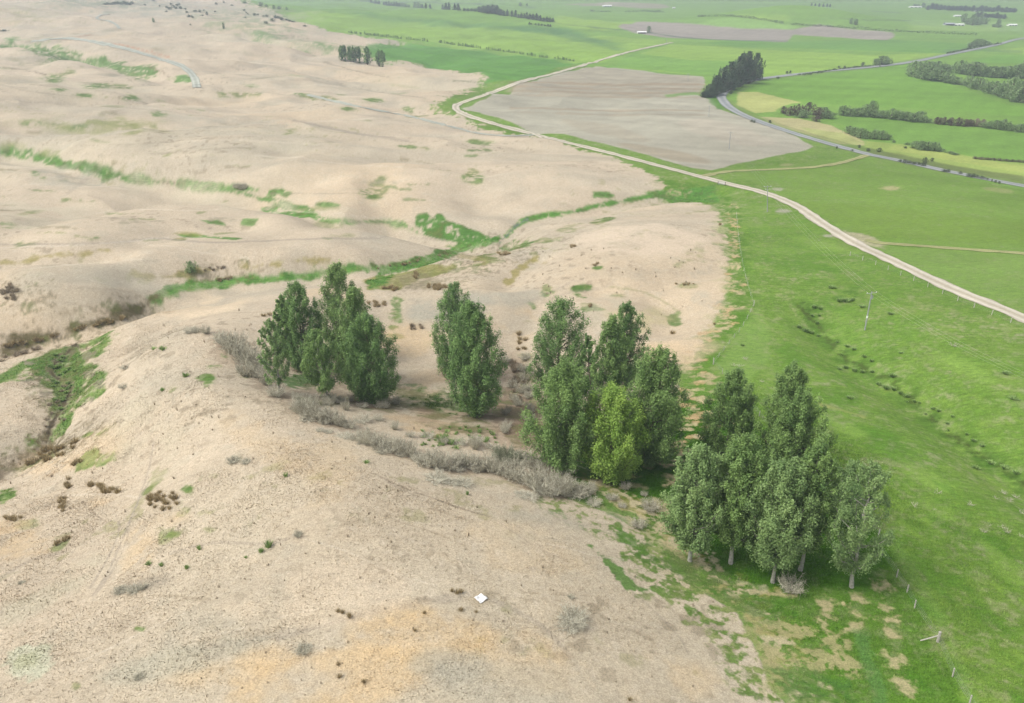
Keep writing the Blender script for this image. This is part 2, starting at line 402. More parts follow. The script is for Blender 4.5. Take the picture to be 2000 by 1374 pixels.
# 1. the green side of the boundary
GREEN = [(1560,1470),(1530,1374),(1505,1345),(1490,1300),(1462,1240),(1440,1200),(1395,1172),(1335,1128),(1290,1085),(1262,1045),(1200,1010),(1130,985),(1098,965),
 (1112,930),(1120,880),(1180,840),(1300,790),(1325,760),(1312,725),(1350,690),(1385,650),(1412,590),(1420,545),(1418,490),(1410,440),(1390,402),(1340,395),(1300,392),
 (1296,352),(1250,330),(1180,303),(1100,277),(1030,264),(990,262),(920,238),(845,214),(870,192),(942,168),(955,154),(900,143),(830,130),(765,122),(752,118),(705,100),(740,86),(805,84),
 (720,72),(640,60),(590,44),(540,22),(500,9),(430,-4),(380,-29),(1000,-29),(2300,-29),(2600,300),(2700,1000),(2700,1470)]
paint(GREEN, G_MID, 2.5, 6.0, 2, grass=1)
sel, gm = ground_mask(GREEN, 2.5, 6, 2)
GM = np.zeros(NV); GM[sel] = gm
def glerp(m, c, op): 
    mm = (m*op*GM)[:,None]; GC[:] = GC*(1-mm) + np.asarray(c)[None]*mm
glerp(sstep(-.3, .5, NZ['s']), G_YEL, .38)
glerp(sstep(-.2, .6, NZ['c']), G_LUSH, .28)
glerp(sstep(.1, .6, NZ['h']), srgb(130,160,74,AL), .5)
glerp(sstep(-.1, .6, -NZ['d']), G_LUSH, .3)
glerp(sstep(-.1, .5, NZ['b']*.6+NZ['s']*.6), G_LUSH, .35)
glerp(sstep(.1, .5, NZ['a']), G_YEL, .3)
BND = [(1098,965),(1200,1010),(1262,1045),(1290,1085),(1335,1128),(1395,1172),(1440,1200),(1462,1240),(1490,1300),(1530,1374),(1560,1450)]
# 2. valley fields
def field(pts, c, op=.85, **k): paint(pts, c, 1.2, .6, 8, op, grass=1, **k)
V1 = srgb(130,170,76,AL); V2 = srgb(158,190,84,AL); V3 = srgb(100,152,70,AL); V4 = srgb(136,170,92,AL)
field([(380,-29),(2300,-29),(2600,250),(2300,420),(2000,372),(1700,310),(1560,270),(1430,215),(1408,190),(1180,130),(1130,128),(800,88),(640,60),(540,22),(430,-2)], V1, .75)
field([(640,60),(800,80),(1000,105),(1150,123),(1320,80),(1200,72),(1000,60),(800,40),(600,20),(560,30)], V2, .5)
paint(band([(690,25),(760,38),(850,45),(950,52),(1050,58),(1130,75),(1210,92)], 5, 8), srgb(88,130,76,AL), 4, 3, 30, .6)
paint(band([(1000,54),(1060,60),(1120,66),(1180,84)], 5, 5), srgb(88,130,76,AL), 3, 2, 30, .6)
field([(718,88),(800,86),(950,102),(1140,124),(1070,142),(1010,158),(945,165),(955,152),(900,141),(830,128),(760,120),(715,98)], srgb(98,152,66,AL), .8)
field([(1180,128),(1310,86),(1500,98),(1700,108),(1860,104),(1700,130),(1480,152),(1380,148),(1220,134)], V2, .6)
field([(1180,132),(1240,105),(1350,118),(1480,120),(1480,150),(1380,148),(1290,138)], V3, .5)
field([(1460,72),(1540,82),(1735,78),(1940,88),(1850,105),(1600,96),(1440,92),(1380,85)], V3, .5)
field([(1140,40),(1240,43),(1215,54),(1160,60),(1080,48),(1090,30)], V2, .7)
field([(1390,38),(1420,35),(1500,42),(1560,52),(1510,64),(1340,52)], srgb(150,188,100,AL), .7)
field([(1420,29),(1540,31),(1543,42),(1480,40)], V2, .6)
field([(1760,38),(1870,40),(2000,45),(2000,62),(1790,60)], srgb(150,182,110,AL), .6)
field([(1770,50),(1950,50),(1950,62),(1780,60)], V2, .4)
field([(1430,218),(1480,155),(1700,133),(1790,122),(1860,170),(1970,205),(2100,215),(2100,240),(1850,215),(1640,205),(1560,200),(1480,180)], srgb(122,166,66,AL), .7)
field([(1610,230),(1700,228),(1830,245),(2100,270),(2100,330),(1900,305),(1760,280),(1700,262)], srgb(122,162,72,AL), .8)
field([(1940,98),(2100,85),(2100,100),(2010,108)], V2, .7)
field([(1900,118),(1950,108),(2100,110),(2100,125),(1910,124)], srgb(120,170,72,AL), .7)
# hay strips
HAY = srgb(186,190,118,AL); HAYL = srgb(196,186,138,AL); HAYG = srgb(162,182,96,AL)
paint([(1442,180),(1480,180),(1520,190),(1562,200),(1525,208),(1515,218),(1475,222),(1452,212),(1436,205)], HAY, 1.2, 1, 8, .95)
paint([(1490,229),(1560,232),(1620,245),(1690,277),(1690,285),(1640,281),(1580,265),(1540,252),(1500,238)], HAYL, 1.2, 1.4, 8, .9)
paint([(1560,248),(1640,260),(1690,280),(1670,284),(1600,268)], HAYG, 1.2, 1, 8, .5)
paint([(1688,275),(1760,282),(1850,298),(1950,315),(2100,330),(2100,362),(1950,340),(1850,322),(1760,305),(1690,288)], HAYG, 1.2, .8, 8, .95)
paint([(1740,282),(1860,303),(2000,326),(2000,338),(1860,315),(1740,292)], srgb(182,192,108,AL), 2, 2, 8, .6)
# grass verge of the sealed road
paint(band([(1420,200),(1490,238),(1570,264),(1700,300),(1850,332),(2100,368)], 8, 9), srgb(126,140,82,AL), 3, 2, 8, .6)
paint(band([(1418,190),(1445,168),(1520,152),(1700,132),(1860,106)], 3, 3), srgb(126,140,92,AL), 2, 1, 8, .5)
paint(band([(1700,296),(1760,307),(1850,327),(2000,350)], 5, 6), srgb(112,122,72,AL), 3, 2, 8, .7)
# ploughed fields
paint([(905,213),(958,188),(1010,165),(1080,147),(1135,134),(1165,130),(1230,136),(1310,146),(1374,150),(1378,165),(1362,186),(1388,193),(1402,212),(1430,222),(1490,240),(1560,270),(1588,287),(1575,294),(1520,304),(1440,320),(1390,333),(1350,328),(1300,314),(1200,286),(1100,262),(1000,240),(940,222)], SOIL, 1.0, 1.0, 8, 1, grass=0)
paint([(990,178),(1060,155),(1135,136),(1170,132),(1310,147),(1372,152),(1370,180),(1330,190),(1200,192),(1080,186)], SOILB, 2, 3, 12, .6)
for yy, op in ((163,.55),(172,.5),(180,.45),(188,.35),(214,.45),(222,.3)):
    paint(band([(1000,yy-2),(1080,yy-1),(1180,yy+3),(1290,yy+2),(1380,yy-1+4)], 1.6, 2.0), srgb(158,136,108,AL), 2, 3, 12, op)
paint(ell(1180,255,90,10,14), srgb(166,156,134,AL), 4, 6, 20, .5)
paint(ell(1300,300,90,8,12), srgb(166,152,126,AL), 4, 6, 20, .6)
paint(ell(1420,260,90,18,14), srgb(190,180,160,AL), 4, 6, 20, .6)
paint([(1362,188),(1405,176),(1418,200),(1412,215),(1398,214),(1388,196)], G_GUL, 1.5, 2, 6, .8, grass=1)
paint(band([(1300,188),(1340,184),(1365,183)], 3), G_VAL, 2, 2, 6, .8)
paint([(1205,52),(1245,43),(1330,46),(1450,56),(1550,58),(1600,48),(1640,55),(1740,63),(1748,68),(1735,79),(1640,74),(1548,68),(1535,83),(1400,78),(1290,73)], srgb(168,160,146,AL), 1, .6, 20, 1, grass=0)
paint([(1100,10),(1200,4),(1290,8),(1312,14),(1290,17),(1150,12)], srgb(172,158,140,AL), 1, .6, 20, .8)
paint([(1880,128),(1915,124),(1930,126),(1880,134)], srgb(170,160,140,AL), 1, .6, 20, .8)
# far dark hedge and ditch lines
for pts in ([(1080,45),(1160,54),(1250,62),(1320,72),(1400,78),(1540,81)], [(700,2),(800,5),(960,9),(1050,16)], [(1700,22),(1760,26)], [(1620,36),(1700,40),(1780,40)]):
    paint(band(pts, 1.0), srgb(92,116,84,AL), .8, .5, 8, .7)
paint(band([(1840,100),(1920,98),(2000,102)], 3), srgb(100,130,90,AL), 2, 2, 8, .5)
ln = np.sin((X*.82-Y*.57)/2.2+1.5*NZ['d'])*GM*sstep(380, 480, RR)*(X > 60)
GC *= (1+.030*ln)[:,None]
ln = np.sin((X*.3+Y*.95)/5.5+3*NZ['d'])*GM*sstep(380, 480, RR)
GC *= (1+.035*ln)[:,None]
# 3. pasture on the right: darker lush strip along the boundary, painted shade under the poplars, fence-side change, drain
paint([(1100,960),(1130,900),(1300,800),(1330,760),(1316,725),(1385,655),(1420,570),(1415,440),(1390,402),(1340,395),(1300,392),(1295,352),(1350,362),(1400,385),(1440,430),(1450,520),(1470,600),(1395,712),(1430,760),(1600,960),(1700,1010),(1745,1090),(1800,1200),(1860,1320),(1900,1400),(1930,1470),(1660,1470),(1600,1374),(1530,1280),(1480,1200),(1370,1128),(1290,1045),(1160,985)], G_LUSH, 12, 12, 2, .6)
paint([(1135,895),(1300,800),(1400,780),(1550,900),(1700,1010),(1740,1090),(1700,1150),(1500,1150),(1380,1110),(1300,1040),(1200,960)], srgb(66,112,22,AL), 12, 5, 5, .75)  # lush grass darkened further, shade beneath the poplars painted into the green
paint([(1392,712),(1440,660),(1470,605),(1480,600),(1500,640),(1500,700),(1460,760),(1430,756)], srgb(136,168,88,AL), 5, 4, 6, .5)
paint(band([(1745,1060),(1800,1150),(1850,1240),(1900,1374),(1920,1440)], 10), srgb(132,168,84,AL), 6, 4, 4, .4)
paint([(1420,330),(1560,320),(1690,306),(1850,340),(2100,400),(2100,520),(1900,500),(1700,468),(1640,440),(1560,398),(1480,365)], srgb(128,160,72,AL), 3, 2, 8, .6)
paint([(1560,395),(1700,400),(1850,420),(2100,440),(2100,480),(1800,470),(1690,462),(1620,430)], srgb(122,150,62,AL), 8, 6, 8, .5)
paint([(1700,478),(1850,488),(2100,505),(2100,690),(2000,618),(1850,555)], srgb(134,164,84,AL), 3, 2, 8, .6)
paint(ell(1740,368,16,5), srgb(186,180,130,AL), 3, 3, 3, .9); paint(ell(1520,370,14,3), SOIL, 2, 2, 3, .7); paint(ell(1530,412,14,4), SOIL, 2, 2, 3, .8)
paint(ell(1950,372,26,4,8), srgb(160,160,110,AL), 3, 3, 6, .6); paint(ell(1620,461,14,3), SOIL, 2, 2, 3, .8); paint(ell(1540,323,14,3), srgb(170,170,120,AL), 2, 2, 3, .7)
paint([(1640,448),(1700,462),(1730,478),(1725,486),(1690,480),(1660,466)], srgb(190,180,150,AL), 3, 3, 3, .8)
DRN = [(1560,600),(1600,640),(1650,700),(1720,735),(1790,790),(1860,850),(1930,900),(2020,960)]
paint(band(DRN, 14, 24), srgb(96,132,50,AL), 12, 8, 4, .7, patch=-.1)
paint(band(DRN, 9, 15), srgb(74,104,42,AL), 8, 8, 1.5, .65, patch=.08)
paint(band(DRN, 3, 5), srgb(80,90,46,AL), 3, 5, 1.5, .7, patch=-.05)
paint(band([(1585,600),(1640,588),(1665,575)], 7), srgb(66,92,38,AL), 5, 8, 1.5, .6, patch=.05)
paint(band([(1590,600),(1640,585),(1690,560)], 8), srgb(92,132,48,AL), 8, 6, 4, .5, patch=.0)
paint(band([(1540,560),(1650,610),(1780,650),(1900,730),(2000,800)], 8), srgb(112,150,58,AL), 8, 6, 4, .5)
paint(band([(1600,790),(1640,800),(1690,816)], 3, 2), srgb(170,172,110,AL), 3, 3, 3, .7)
for cx, cy, rx, ry, ro in ((1640,775,50,18,20),(1735,870,60,25,40),(1900,1050,90,18,25),(1820,1120,50,16,40),(1700,850,36,10,20),(1930,1200,60,14,45),(1560,520,70,10,5),(1540,690,60,12,30)):
    paint(ell(cx, cy, rx, ry, ro), srgb(92,136,44,AL), 10, 8, 4, .5)
for cx, cy, rx, ry, ro in ((1640,830,60,10,25),(1800,930,60,16,30),(1850,1010,60,10,30),(1960,1100,70,16,40),(1880,720,70,12,25),(1620,480,60,8,12)):
    paint(ell(cx, cy, rx, ry, ro), srgb(148,180,86,AL), 10, 8, 4, .5)
# faint diagonal mower / wind streaks of the lower right pasture
for i in range(26):
    x0 = 1620+rs.rand()*380; y0 = 850+rs.rand()*520; L_ = 30+rs.rand()*60
    if x0 < 1760 and y0 > 1050: continue
    paint(band([(x0, y0),(x0+L_*.8, y0+L_*.55)], 3, 5), srgb(84,134,40,AL) if i % 2 else srgb(150,182,80,AL), 6, 6, 3, .35)
STRX = srgb(202,190,154,AL)
paint(band([(x+14, y-8) for x, y in BND], 24, 40), STRX, 16, 14, 1.2, .8, patch=.10, pn='a', grass=.3)
paint(band([(x+6, y-4) for x, y in BND], 16, 26), STRX, 14, 14, 4, .7, patch=.12, grass=.3)
paint(band([(x+40, y-16) for x, y in BND], 22, 50), srgb(168,158,96,AL), 14, 12, 1.2, .6, patch=.1, grass=.6)
paint(band([(x-24, y+10) for x, y in BND], 22, 40), srgb(124,146,72,AL), 14, 14, 1.2, .8, patch=.12, pn='a', grass=.8)
paint(band([(1300,396),(1385,402),(1412,440),(1418,490),(1420,545),(1412,590),(1380,655),(1330,720),(1335,760)], 10, 22), STRX, 6, 8, 1.2, .55, patch=.05, grass=.4)
for i in range(120):
    k0 = rs.rand()*(len(BND)-1.01); j0 = int(k0); f0 = k0-j0
    x0 = BND[j0][0]*(1-f0)+BND[j0+1][0]*f0; y0 = BND[j0][1]*(1-f0)+BND[j0+1][1]*f0
    if i % 2: paint(ell(x0+12+rs.rand()*70, y0-6-rs.rand()*30, 4+12*rs.rand(), 2+6*rs.rand(), 15), STRX, 4, 6, 1.2, .75, pn='a', patch=-.2, grass=.3)
    else: paint(ell(x0-8-rs.rand()*60, y0+rs.rand()*30, 4+12*rs.rand(), 2+5*rs.rand(), 15), srgb(104,134,62,AL), 4, 6, 1.2, .75, pn='a', patch=-.2, grass=1)
# bare and straw patches inside the green, lower right
STR = srgb(172,162,114,AL); STR2 = srgb(194,180,140,AL)
for cx, cy, rx, ry, ro in ((1537,1228,50,16,14),(1632,1252,32,15,8),(1612,1208,18,12,15),(1615,1180,16,7,20),(1680,1170,16,6,10),(1672,1195,18,6,20),(1733,1187,16,7,15),(1725,1147,13,6,10),(1668,1226,18,7,10),(1737,1210,14,6,10),(1742,1237,16,8,10),(1748,1290,18,13,30),(1768,1338,18,14,30),(1590,1290,60,22,15),(1660,1300,36,16,20),(1520,1290,40,20,30)):
    paint(ell(cx, cy, rx, ry, ro), STR2 if rx < 20 else srgb(176,168,122,AL), 8, 9, 1.2, .8, grass=.4, patch=-.3 if rx < 20 else -.12, pn='a')
paint(band([(1290,1060),(1360,1110),(1420,1140),(1480,1156),(1560,1165)], 7, 4), STR2, 3, 4, 1.2, .7, patch=-.1)
paint(band([(1400,1125),(1460,1146),(1500,1150)], 8), srgb(190,186,150,AL), 3, 4, 1.2, .7, patch=0)
for cx, cy, rx, ry in ((1325,1162,14,10),(1395,1190,24,12),(1410,1272,24,16),(1350,1216,20,7),(1465,1312,22,14),(1262,1165,22,8)):
    paint(ell(cx, cy, rx, ry), srgb(118,138,70,AL), 3, 4, 1.2, .75, patch=-.1, grass=1)
paint([(1155,1068),(1180,1072),(1200,1100),(1240,1140),(1268,1150),(1262,1160),(1230,1155),(1200,1128),(1180,1098)], srgb(92,134,56,AL), 4, 7, 1.2, .9, grass=1, patch=-.3)
paint([(1185,1040),(1215,1035),(1250,1055),(1240,1068),(1205,1058)], srgb(92,134,56,AL), 2, 4, 1.2, .8, patch=-.1, grass=1)
paint([(1255,1055),(1330,1085),(1390,1120),(1420,1150),(1390,1152),(1330,1130),(1270,1100),(1245,1085)], srgb(84,122,48,AL), 9, 12, 1.2, .8, grass=1, patch=-.12)
paint([(1390,1160),(1470,1165),(1560,1175),(1570,1200),(1500,1215),(1450,1195)], srgb(76,120,42,AL), 9, 12, 1.2, .7, grass=1, patch=-.1)
paint([(1510,1310),(1560,1300),(1620,1320),(1690,1350),(1690,1374),(1550,1374)], srgb(84,126,56,AL), 10, 12, 1.2, .75, grass=1, patch=-.15)
paint(band([(1680,1230),(1690,1280),(1710,1330),(1720,1380)], 14), srgb(104,146,80,AL), 5, 4, 1.2, .6)
# straw steps along the spray edge (many small lens-shaped gaps)
for i in range(150):
    t = rs.rand()
    if i < 110:
        y0 = 400+t*440; xl = np.interp(y0, [400,500,560,620,700,760,840],[1420,1428,1415,1395,1330,1330,1370]); xr = np.interp(y0, [400,500,560,620,700,760,840],[1440,1440,1455,1440,1385,1410,1430])
    else: y0 = 760+t*200; xl, xr = 1310, 1370
    x0 = xl+(xr-xl)*rs.rand(); k = (y0/600)
    paint(ell(x0, y0, (5+9*rs.rand())*k*(0.5 if y0 < 540 else 1), (1.6+1.4*rs.rand())*k, -4), STR2 if i % 3 else srgb(200,172,128,AL), 2.5, 3, 1.2, .85)
for i in range(60):
    x0 = 1150+rs.rand()*230; y0 = 880+rs.rand()*170
    if x0 < 1110+ (y0-900): continue
    paint(ell(x0, y0, 6+12*rs.rand(), 2.5+3*rs.rand(), 8), STR2, 5, 5, 1.2, .6)
# 4. dry side: grassy gullies
def lush(pts, op=.95, c=G_BRT, **k):
    far_ = sum(q[1] for q in pts)/len(pts) < 470
    so, ra, scl = k.pop('soft', 1.6 if far_ else 2.5), k.pop('rag', 5)*(.6 if far_ else 1), k.pop('scale', 3)*(5 if far_ else 1)
    paint(pts, srgb(150,160,104,AL), so*2.2, ra*1.6, scl, op*.45, grass=.6, patch=-.1)       # thin growth round the edge
    if far_ and 'patch' not in k: k['patch'] = -.36
    paint(pts, c, so, ra, scl, op, grass=1, **k); k.pop('patch', None); k.pop('pn', None)
    paint(pts, srgb(72,112,46,AL), so, ra, scl, op*.65, grass=1, patch=.12)
    paint(pts, srgb(128,122,80,AL), so, ra, scl, op*.45, grass=.5, patch=.28, pn='a' if not far_ else 'b')
lush(band([(290,590),(340,566),(420,556),(480,546),(560,542),(640,532),(740,524)], 11, 7), rag=3)
lush(band([(735,530),(790,520),(850,503),(900,485),(950,473),(980,466)], 11, 8), rag=3); 
paint(band([(720,520),(780,516),(860,498),(920,480)], 2.5), DARKR, 1.5, 3, 2, .55, patch=-.05)
paint([(700,548),(760,535),(830,520),(870,515),(890,520),(870,532),(830,545),(800,555),(780,566),(720,566)], srgb(140,142,66,AL), 2, 4, 3, .85, grass=.7)
paint([(770,540),(830,535),(870,555),(840,568),(790,564)], srgb(150,140,110,AL), 3, 4, 3, .6)
lush([(715,556),(735,540),(770,535),(760,552),(735,566)], .9)
lush([(812,420),(835,414),(846,425),(852,416),(864,418),(870,432),(905,440),(938,452),(945,462),(985,464),(985,472),(920,476),(860,472),(815,458),(808,440)], .95, srgb(84,134,52,AL))
lush(band([(985,464),(1002,448),(1030,428),(1080,420),(1130,412),(1170,402),(1220,392),(1290,382),(1390,372)], 5, 6))
paint(band([(975,475),(992,458),(1010,440),(1032,428)], 2.2), srgb(120,128,120,AL), 1, 1.5, 2, .8)
lush([(1160,376),(1190,374),(1210,382),(1200,388),(1160,386)], .85)
lush([(1260,378),(1330,370),(1400,360),(1400,395),(1340,396),(1300,392)], .8)
paint([(1305,378),(1330,368),(1350,374),(1340,384)], STR2, 2, 4, 2, .7, patch=0)
lush(band([(0,294),(60,304),(130,322),(200,338),(240,350),(310,356)], lambda t: 2.2+6*math.sin(t*math.pi)**1.3), .95, srgb(100,144,64,AL))
lush([(150,316),(240,336),(245,352),(200,358),(180,345)], .8, srgb(88,134,52,AL))
lush(band([(330,357),(380,362),(450,368),(500,372),(540,378)], 4, 8), .9)
lush([(400,366),(470,372),(530,384),(600,402),(612,418),(600,424),(570,410),(520,396),(450,378)], .9, srgb(90,138,58,AL))
lush([(508,406),(545,402),(560,412),(600,416),(600,424),(530,418)], .9)
lush(band([(600,420),(650,432),(700,434),(750,432)], 3, 2), .85)
lush(band([(750,432),(790,440),(815,455)], 2, 4), .8)
lush([(520,372),(550,368),(570,378),(560,386)], .8)
lush(ell(640,400,24,4,5), .7)
lush([(390,430),(430,428),(440,440),(400,440)], .8); lush([(480,428),(498,430),(490,440),(475,438)], .7)
lush([(340,456),(380,458),(440,462),(478,466),(460,470),(400,464),(350,462)], .85)
lush(ell(365,458,30,3,4), .5, G_OLV); lush(ell(350,468,14,3), .5, G_OLV)
lush([(20,80),(80,90),(140,105),(200,118),(260,130),(300,142),(300,150),(240,146),(190,130),(130,118),(60,100),(10,90)], .9, srgb(112,148,76,AL), patch=-.25)
lush([(200,118),(250,128),(302,143),(290,148),(240,142)], .7, srgb(104,140,72,AL))
lush([(0,90),(20,74),(40,78),(10,84)], .7)
lush([(350,148),(372,150),(378,160),(345,156)], .8)
for cx, cy, rx, ry, ro, op in ((105,155,16,5,0,.8),(130,142,16,5,-10,.6),(190,168,26,6,-4,.8),(235,170,18,4,4,.6),(118,176,18,4,4,.8),(165,187,24,5,6,.9),(250,193,18,5,-6,.9),(215,192,12,3,0,.6),(268,152,10,4,10,.8),
    (490,168,14,3,6,.7),(470,185,40,6,-2,.6),(600,187,24,3,8,.8),(630,192,30,4,5,.6),(62,243,20,5,0,.75),(155,248,20,6,-8,.7),(115,245,20,5,0,.5),(308,224,12,4,-4,.8),(240,242,20,6,8,.5),(300,246,12,5,30,.4),(565,258,12,5,-20,.6),(260,258,14,5,-10,.5),
    (75,342,18,6,20,.85),(125,352,10,3,0,.5),(735,370,20,18,-60,.55),(720,382,16,7,20,.7),(742,352,10,7,0,.7),(925,350,22,9,10,.75),(920,338,10,8,0,.5),(795,287,20,4,4,.8),(830,290,8,3,0,.6),(935,294,22,2.5,0,.7),(920,305,14,3,0,.7),(940,280,26,4,6,.7),
    (730,196,18,3,6,.8),(680,213,8,2.5,0,.8),(800,214,12,2,0,.8),(720,236,10,2,0,.4),(1180,430,20,4,-10,.7),(1165,435,12,4,0,.6),(1105,450,18,5,0,.4),(1120,440,20,3,-10,.3),(60,440,0.1,.1,0,0),(185,465,9,2.5,0,.8),(60,416,26,4,-8,.6),(140,391,18,4,0,.5),(12,440,16,7,0,.7),(50,478,14,2.5,0,.6),
    (950,508,18,11,0,.55),(930,512,14,6,0,.5),(640,440,30,6,0,.25),(670,460,30,5,0,.3),(1138,564,20,6,-4,.9),(1138,578,12,5,0,.85),(1068,575,12,6,-20,.85),(1068,565,12,9,60,.5),(1155,603,30,4,3,.8),(1035,598,10,6,0,.7),(1170,523,8,4,0,.8),(1205,578,8,2,0,.5),(1320,625,12,14,50,.7),(1030,630,8,3,0,.5),
    (1148,595,14,4,0,.4),(1358,500,22,14,0,.35),(1330,520,14,8,0,.3),(1345,560,18,5,0,.4),(1060,470,20,6,-5,.6),(1010,480,30,10,-10,.8),(1095,474,10,4,20,.7),(775,590,12,10,-70,.85),(772,622,20,14,-80,.8),(770,660,18,7,0,.5),(400,738,16,6,-5,.7),(405,745,12,7,-60,.7),(422,717,14,4,-5,.7),(335,758,12,6,-50,.45),
    (360,1340,0,0,0,0),(272,1228,11,7,0,.85),(148,1340,8,6,0,.4),(350,985,14,10,-40,.8),(367,960,8,16,-20,.8),(358,1000,16,8,-40,.5),(285,960,10,5,-20,.5),(310,928,12,22,30,.35),(340,1045,10,6,0,.5),(325,1050,18,14,-40,.4),(180,905,40,12,-20,0),(410,1035,12,4,0,.35),(240,1120,0,0,0,0),(50,1025,26,10,0,.35),(115,1070,16,5,-30,.5)):
    if op > 0 and rx > 1: lush(ell(cx, cy, rx, ry, ro), op, srgb(106,140,62,AL) if op > .65 else srgb(136,146,78,AL), soft=2.5, rag=4, patch=-.2)
# olive strips
OLV = srgb(160,150,84,AL)
for pts, a, b, op in (([(0,512),(40,512),(80,502),(150,496),(215,488)], 3, 3, .7),([(262,532),(300,542),(350,538),(420,526),(480,522),(560,515),(645,507)], 4, 2, .8),([(1050,505),(1020,520),(1000,545),(985,555)], 4, 7, .8),([(895,500),(930,505),(950,515)], 5, 5, .5),([(995,515),(1040,510),(1070,515)], 2, 2, .4)):
    paint(band(pts, a, b), OLV, 2, 4, 3, op, grass=.6)
# thin regrowth lying along the slopes of the far dry hills
rq = np.random.RandomState(31)
for i in range(95):
    x0, y0 = rq.rand()*(860 if i % 3 else 500), 52+rq.rand()**1.2*430
    if x0 > 560 and y0 < 140: continue
    k_ = .35+.65*(y0/400); L_ = (10+34*rq.rand())*k_; a_ = rq.uniform(-.12, .2)
    c_ = [srgb(150,156,104,AL), srgb(132,146,92,AL), srgb(158,148,118,AL), srgb(172,164,138,AL)][i % 4]
    paint(band([(x0-L_, y0-L_*a_), (x0, y0+rq.uniform(-2, 2)), (x0+L_, y0+L_*a_)], (1+2.4*rq.rand())*k_, .8), c_, 2.2, 3, 20 if y0 < 300 else 4, .75, patch=-.1, pn='c' if y0 < 300 else 'b', grass=.3)
for i in range(26):                                   # stock tracks following the contour
    x0, y0 = rq.rand()*700, 60+rq.rand()*560; L_ = 60+120*rq.rand(); a_ = rq.uniform(-.08, .16)
    trk0 = [(x0-L_, y0-L_*a_), (x0-L_*.3, y0-L_*a_*.3+rq.uniform(-5, 5)), (x0+L_*.4, y0+L_*a_*.4+rq.uniform(-5, 5)), (x0+L_, y0+L_*a_)]
    paint(band(trk0, .8), srgb(158,148,126,AL) if i % 2 else srgb(228,216,192,AL), 1.2, 1.0, 4, .45)
for i in range(22):                                   # stock tracks and rills on the near hill
    x0, y0 = 200+rq.rand()*1000, 820+rq.rand()*520; L_ = 40+110*rq.rand(); a_ = rq.uniform(-.5, .1) if x0 < 600 else rq.uniform(0, .5)
    paint(band([(x0-L_, y0-L_*a_), (x0-L_*.3, y0-L_*a_*.3+rq.uniform(-7, 7)), (x0+L_*.4, y0+L_*a_*.4+rq.uniform(-7, 7)), (x0+L_, y0+L_*a_)], 1.1), srgb(172,158,132,AL) if i % 3 else srgb(230,218,196,AL), 1.4, 2.0, 1.2, .45)
paint(ell(939,1171,24,17), srgb(190,176,148,AL), 4, 4, 1.2, .6)
# left gully with flats and the little stream
for pts in ([(0,735),(30,715),(100,690),(175,665),(190,655),(235,650),(212,672),(190,700),(185,720),(210,738),(205,765),(165,792),(140,800),(140,830),(90,870),(50,862),(90,830),(110,790),(100,750),(60,745),(0,748)], [(150,900),(165,885),(200,880),(232,885),(225,900),(190,912),(150,920)], [(0,960),(20,955),(28,970),(10,985),(0,985)], [(40,850),(70,830),(90,850),(60,870)], [(165,850),(195,838),(200,845),(175,860)]):
    lush(pts, .85, srgb(112,146,62,AL), patch=-.28, rag=5)
lush([(60,712),(120,695),(170,680),(150,700),(170,730),(165,760),(135,770),(120,745),(60,735)], .7, srgb(86,130,48,AL))
for cx, cy, rx, ry, ro in ((170,695,14,8,-20),(176,730,12,7,-30),(195,750,12,8,-30),(60,710,14,4,0),(90,770,14,6,0),(50,840,22,7,0),(173,785,14,6,-40),(170,835,16,6,-40),(60,745,18,5,0)):
    paint(ell(cx, cy, rx, ry, ro), srgb(150,140,122,AL), 2, 4, 1.2, .8, patch=-.2)
paint(band([(150,672),(120,700),(103,715),(105,735),(135,750),(136,765),(122,795),(100,830),(88,865)], 5, 9), srgb(150,138,118,AL), 3, 3, 1.2, .9)
paint(band([(150,672),(120,700),(103,715),(105,735),(135,750),(136,765),(122,795),(100,830),(88,865)], 2.6, 4.2), srgb(84,74,56,AL), 1.4, 1.5, 1.2, .95)
paint(band([(88,860),(60,890),(20,915),(-20,940)], 8, 12), srgb(140,126,104,AL), 3, 3, 1.2, .85)
paint([(0,655),(60,650),(130,638),(190,625),(250,600),(300,575),(320,572),(290,600),(250,625),(200,640),(130,650),(80,668),(40,690),(0,700)], srgb(104,96,62,AL), 2, 4, 2, .95, grass=.6)
paint(band([(10,690),(60,668),(100,655)], 6, 3), srgb(118,134,58,AL), 2, 3, 2, .7, patch=-.1)
paint(band([(0,905),(40,890),(90,880),(150,868)], 10, 6), srgb(120,106,76,AL), 3, 4, 1.2, .7, patch=-.15)
# dry-grey erosion and track lines
TRK = srgb(168,158,142,AL)
def trk(pts, w_=1.3, op=.6, c=TRK, rag=1.0): paint(band(pts, w_), c, 1.2, rag, 1.2, op)
trk([(0,478),(60,478),(200,476),(300,466),(350,470),(420,474),(600,468),(800,466),(870,470)], 1.6, .6)
trk([(0,484),(150,480),(250,472),(330,464)], 1.2, .5, srgb(226,214,194,AL))
trk([(300,862),(290,920),(276,960),(262,1000),(240,1050),(215,1110),(180,1165)], 1.6, .6); trk([(292,940),(270,980),(252,1020),(248,1055),(222,1110),(185,1165)], 1.6, .55)
trk([(232,1018),(230,1050),(205,1100),(175,1150)], 1.8, .6); trk([(160,980),(185,1005),(205,1018)], 1.4, .8, srgb(130,116,96,AL))
trk([(330,1083),(370,1070),(430,1060),(530,1062),(590,1040)], 3, .35); trk([(0,1130),(60,1095),(120,1080)], 3, .35)
trk([(740,930),(800,958),(850,975),(905,995),(960,1010)], 1.2, .75, srgb(160,146,124,AL)); trk([(730,925),(790,960),(850,985)], 1.0, .4)
trk([(590,875),(640,905),(690,930)], 1.0, .4); trk([(960,1010),(1050,1070),(1110,1095)], 1.2, .5)
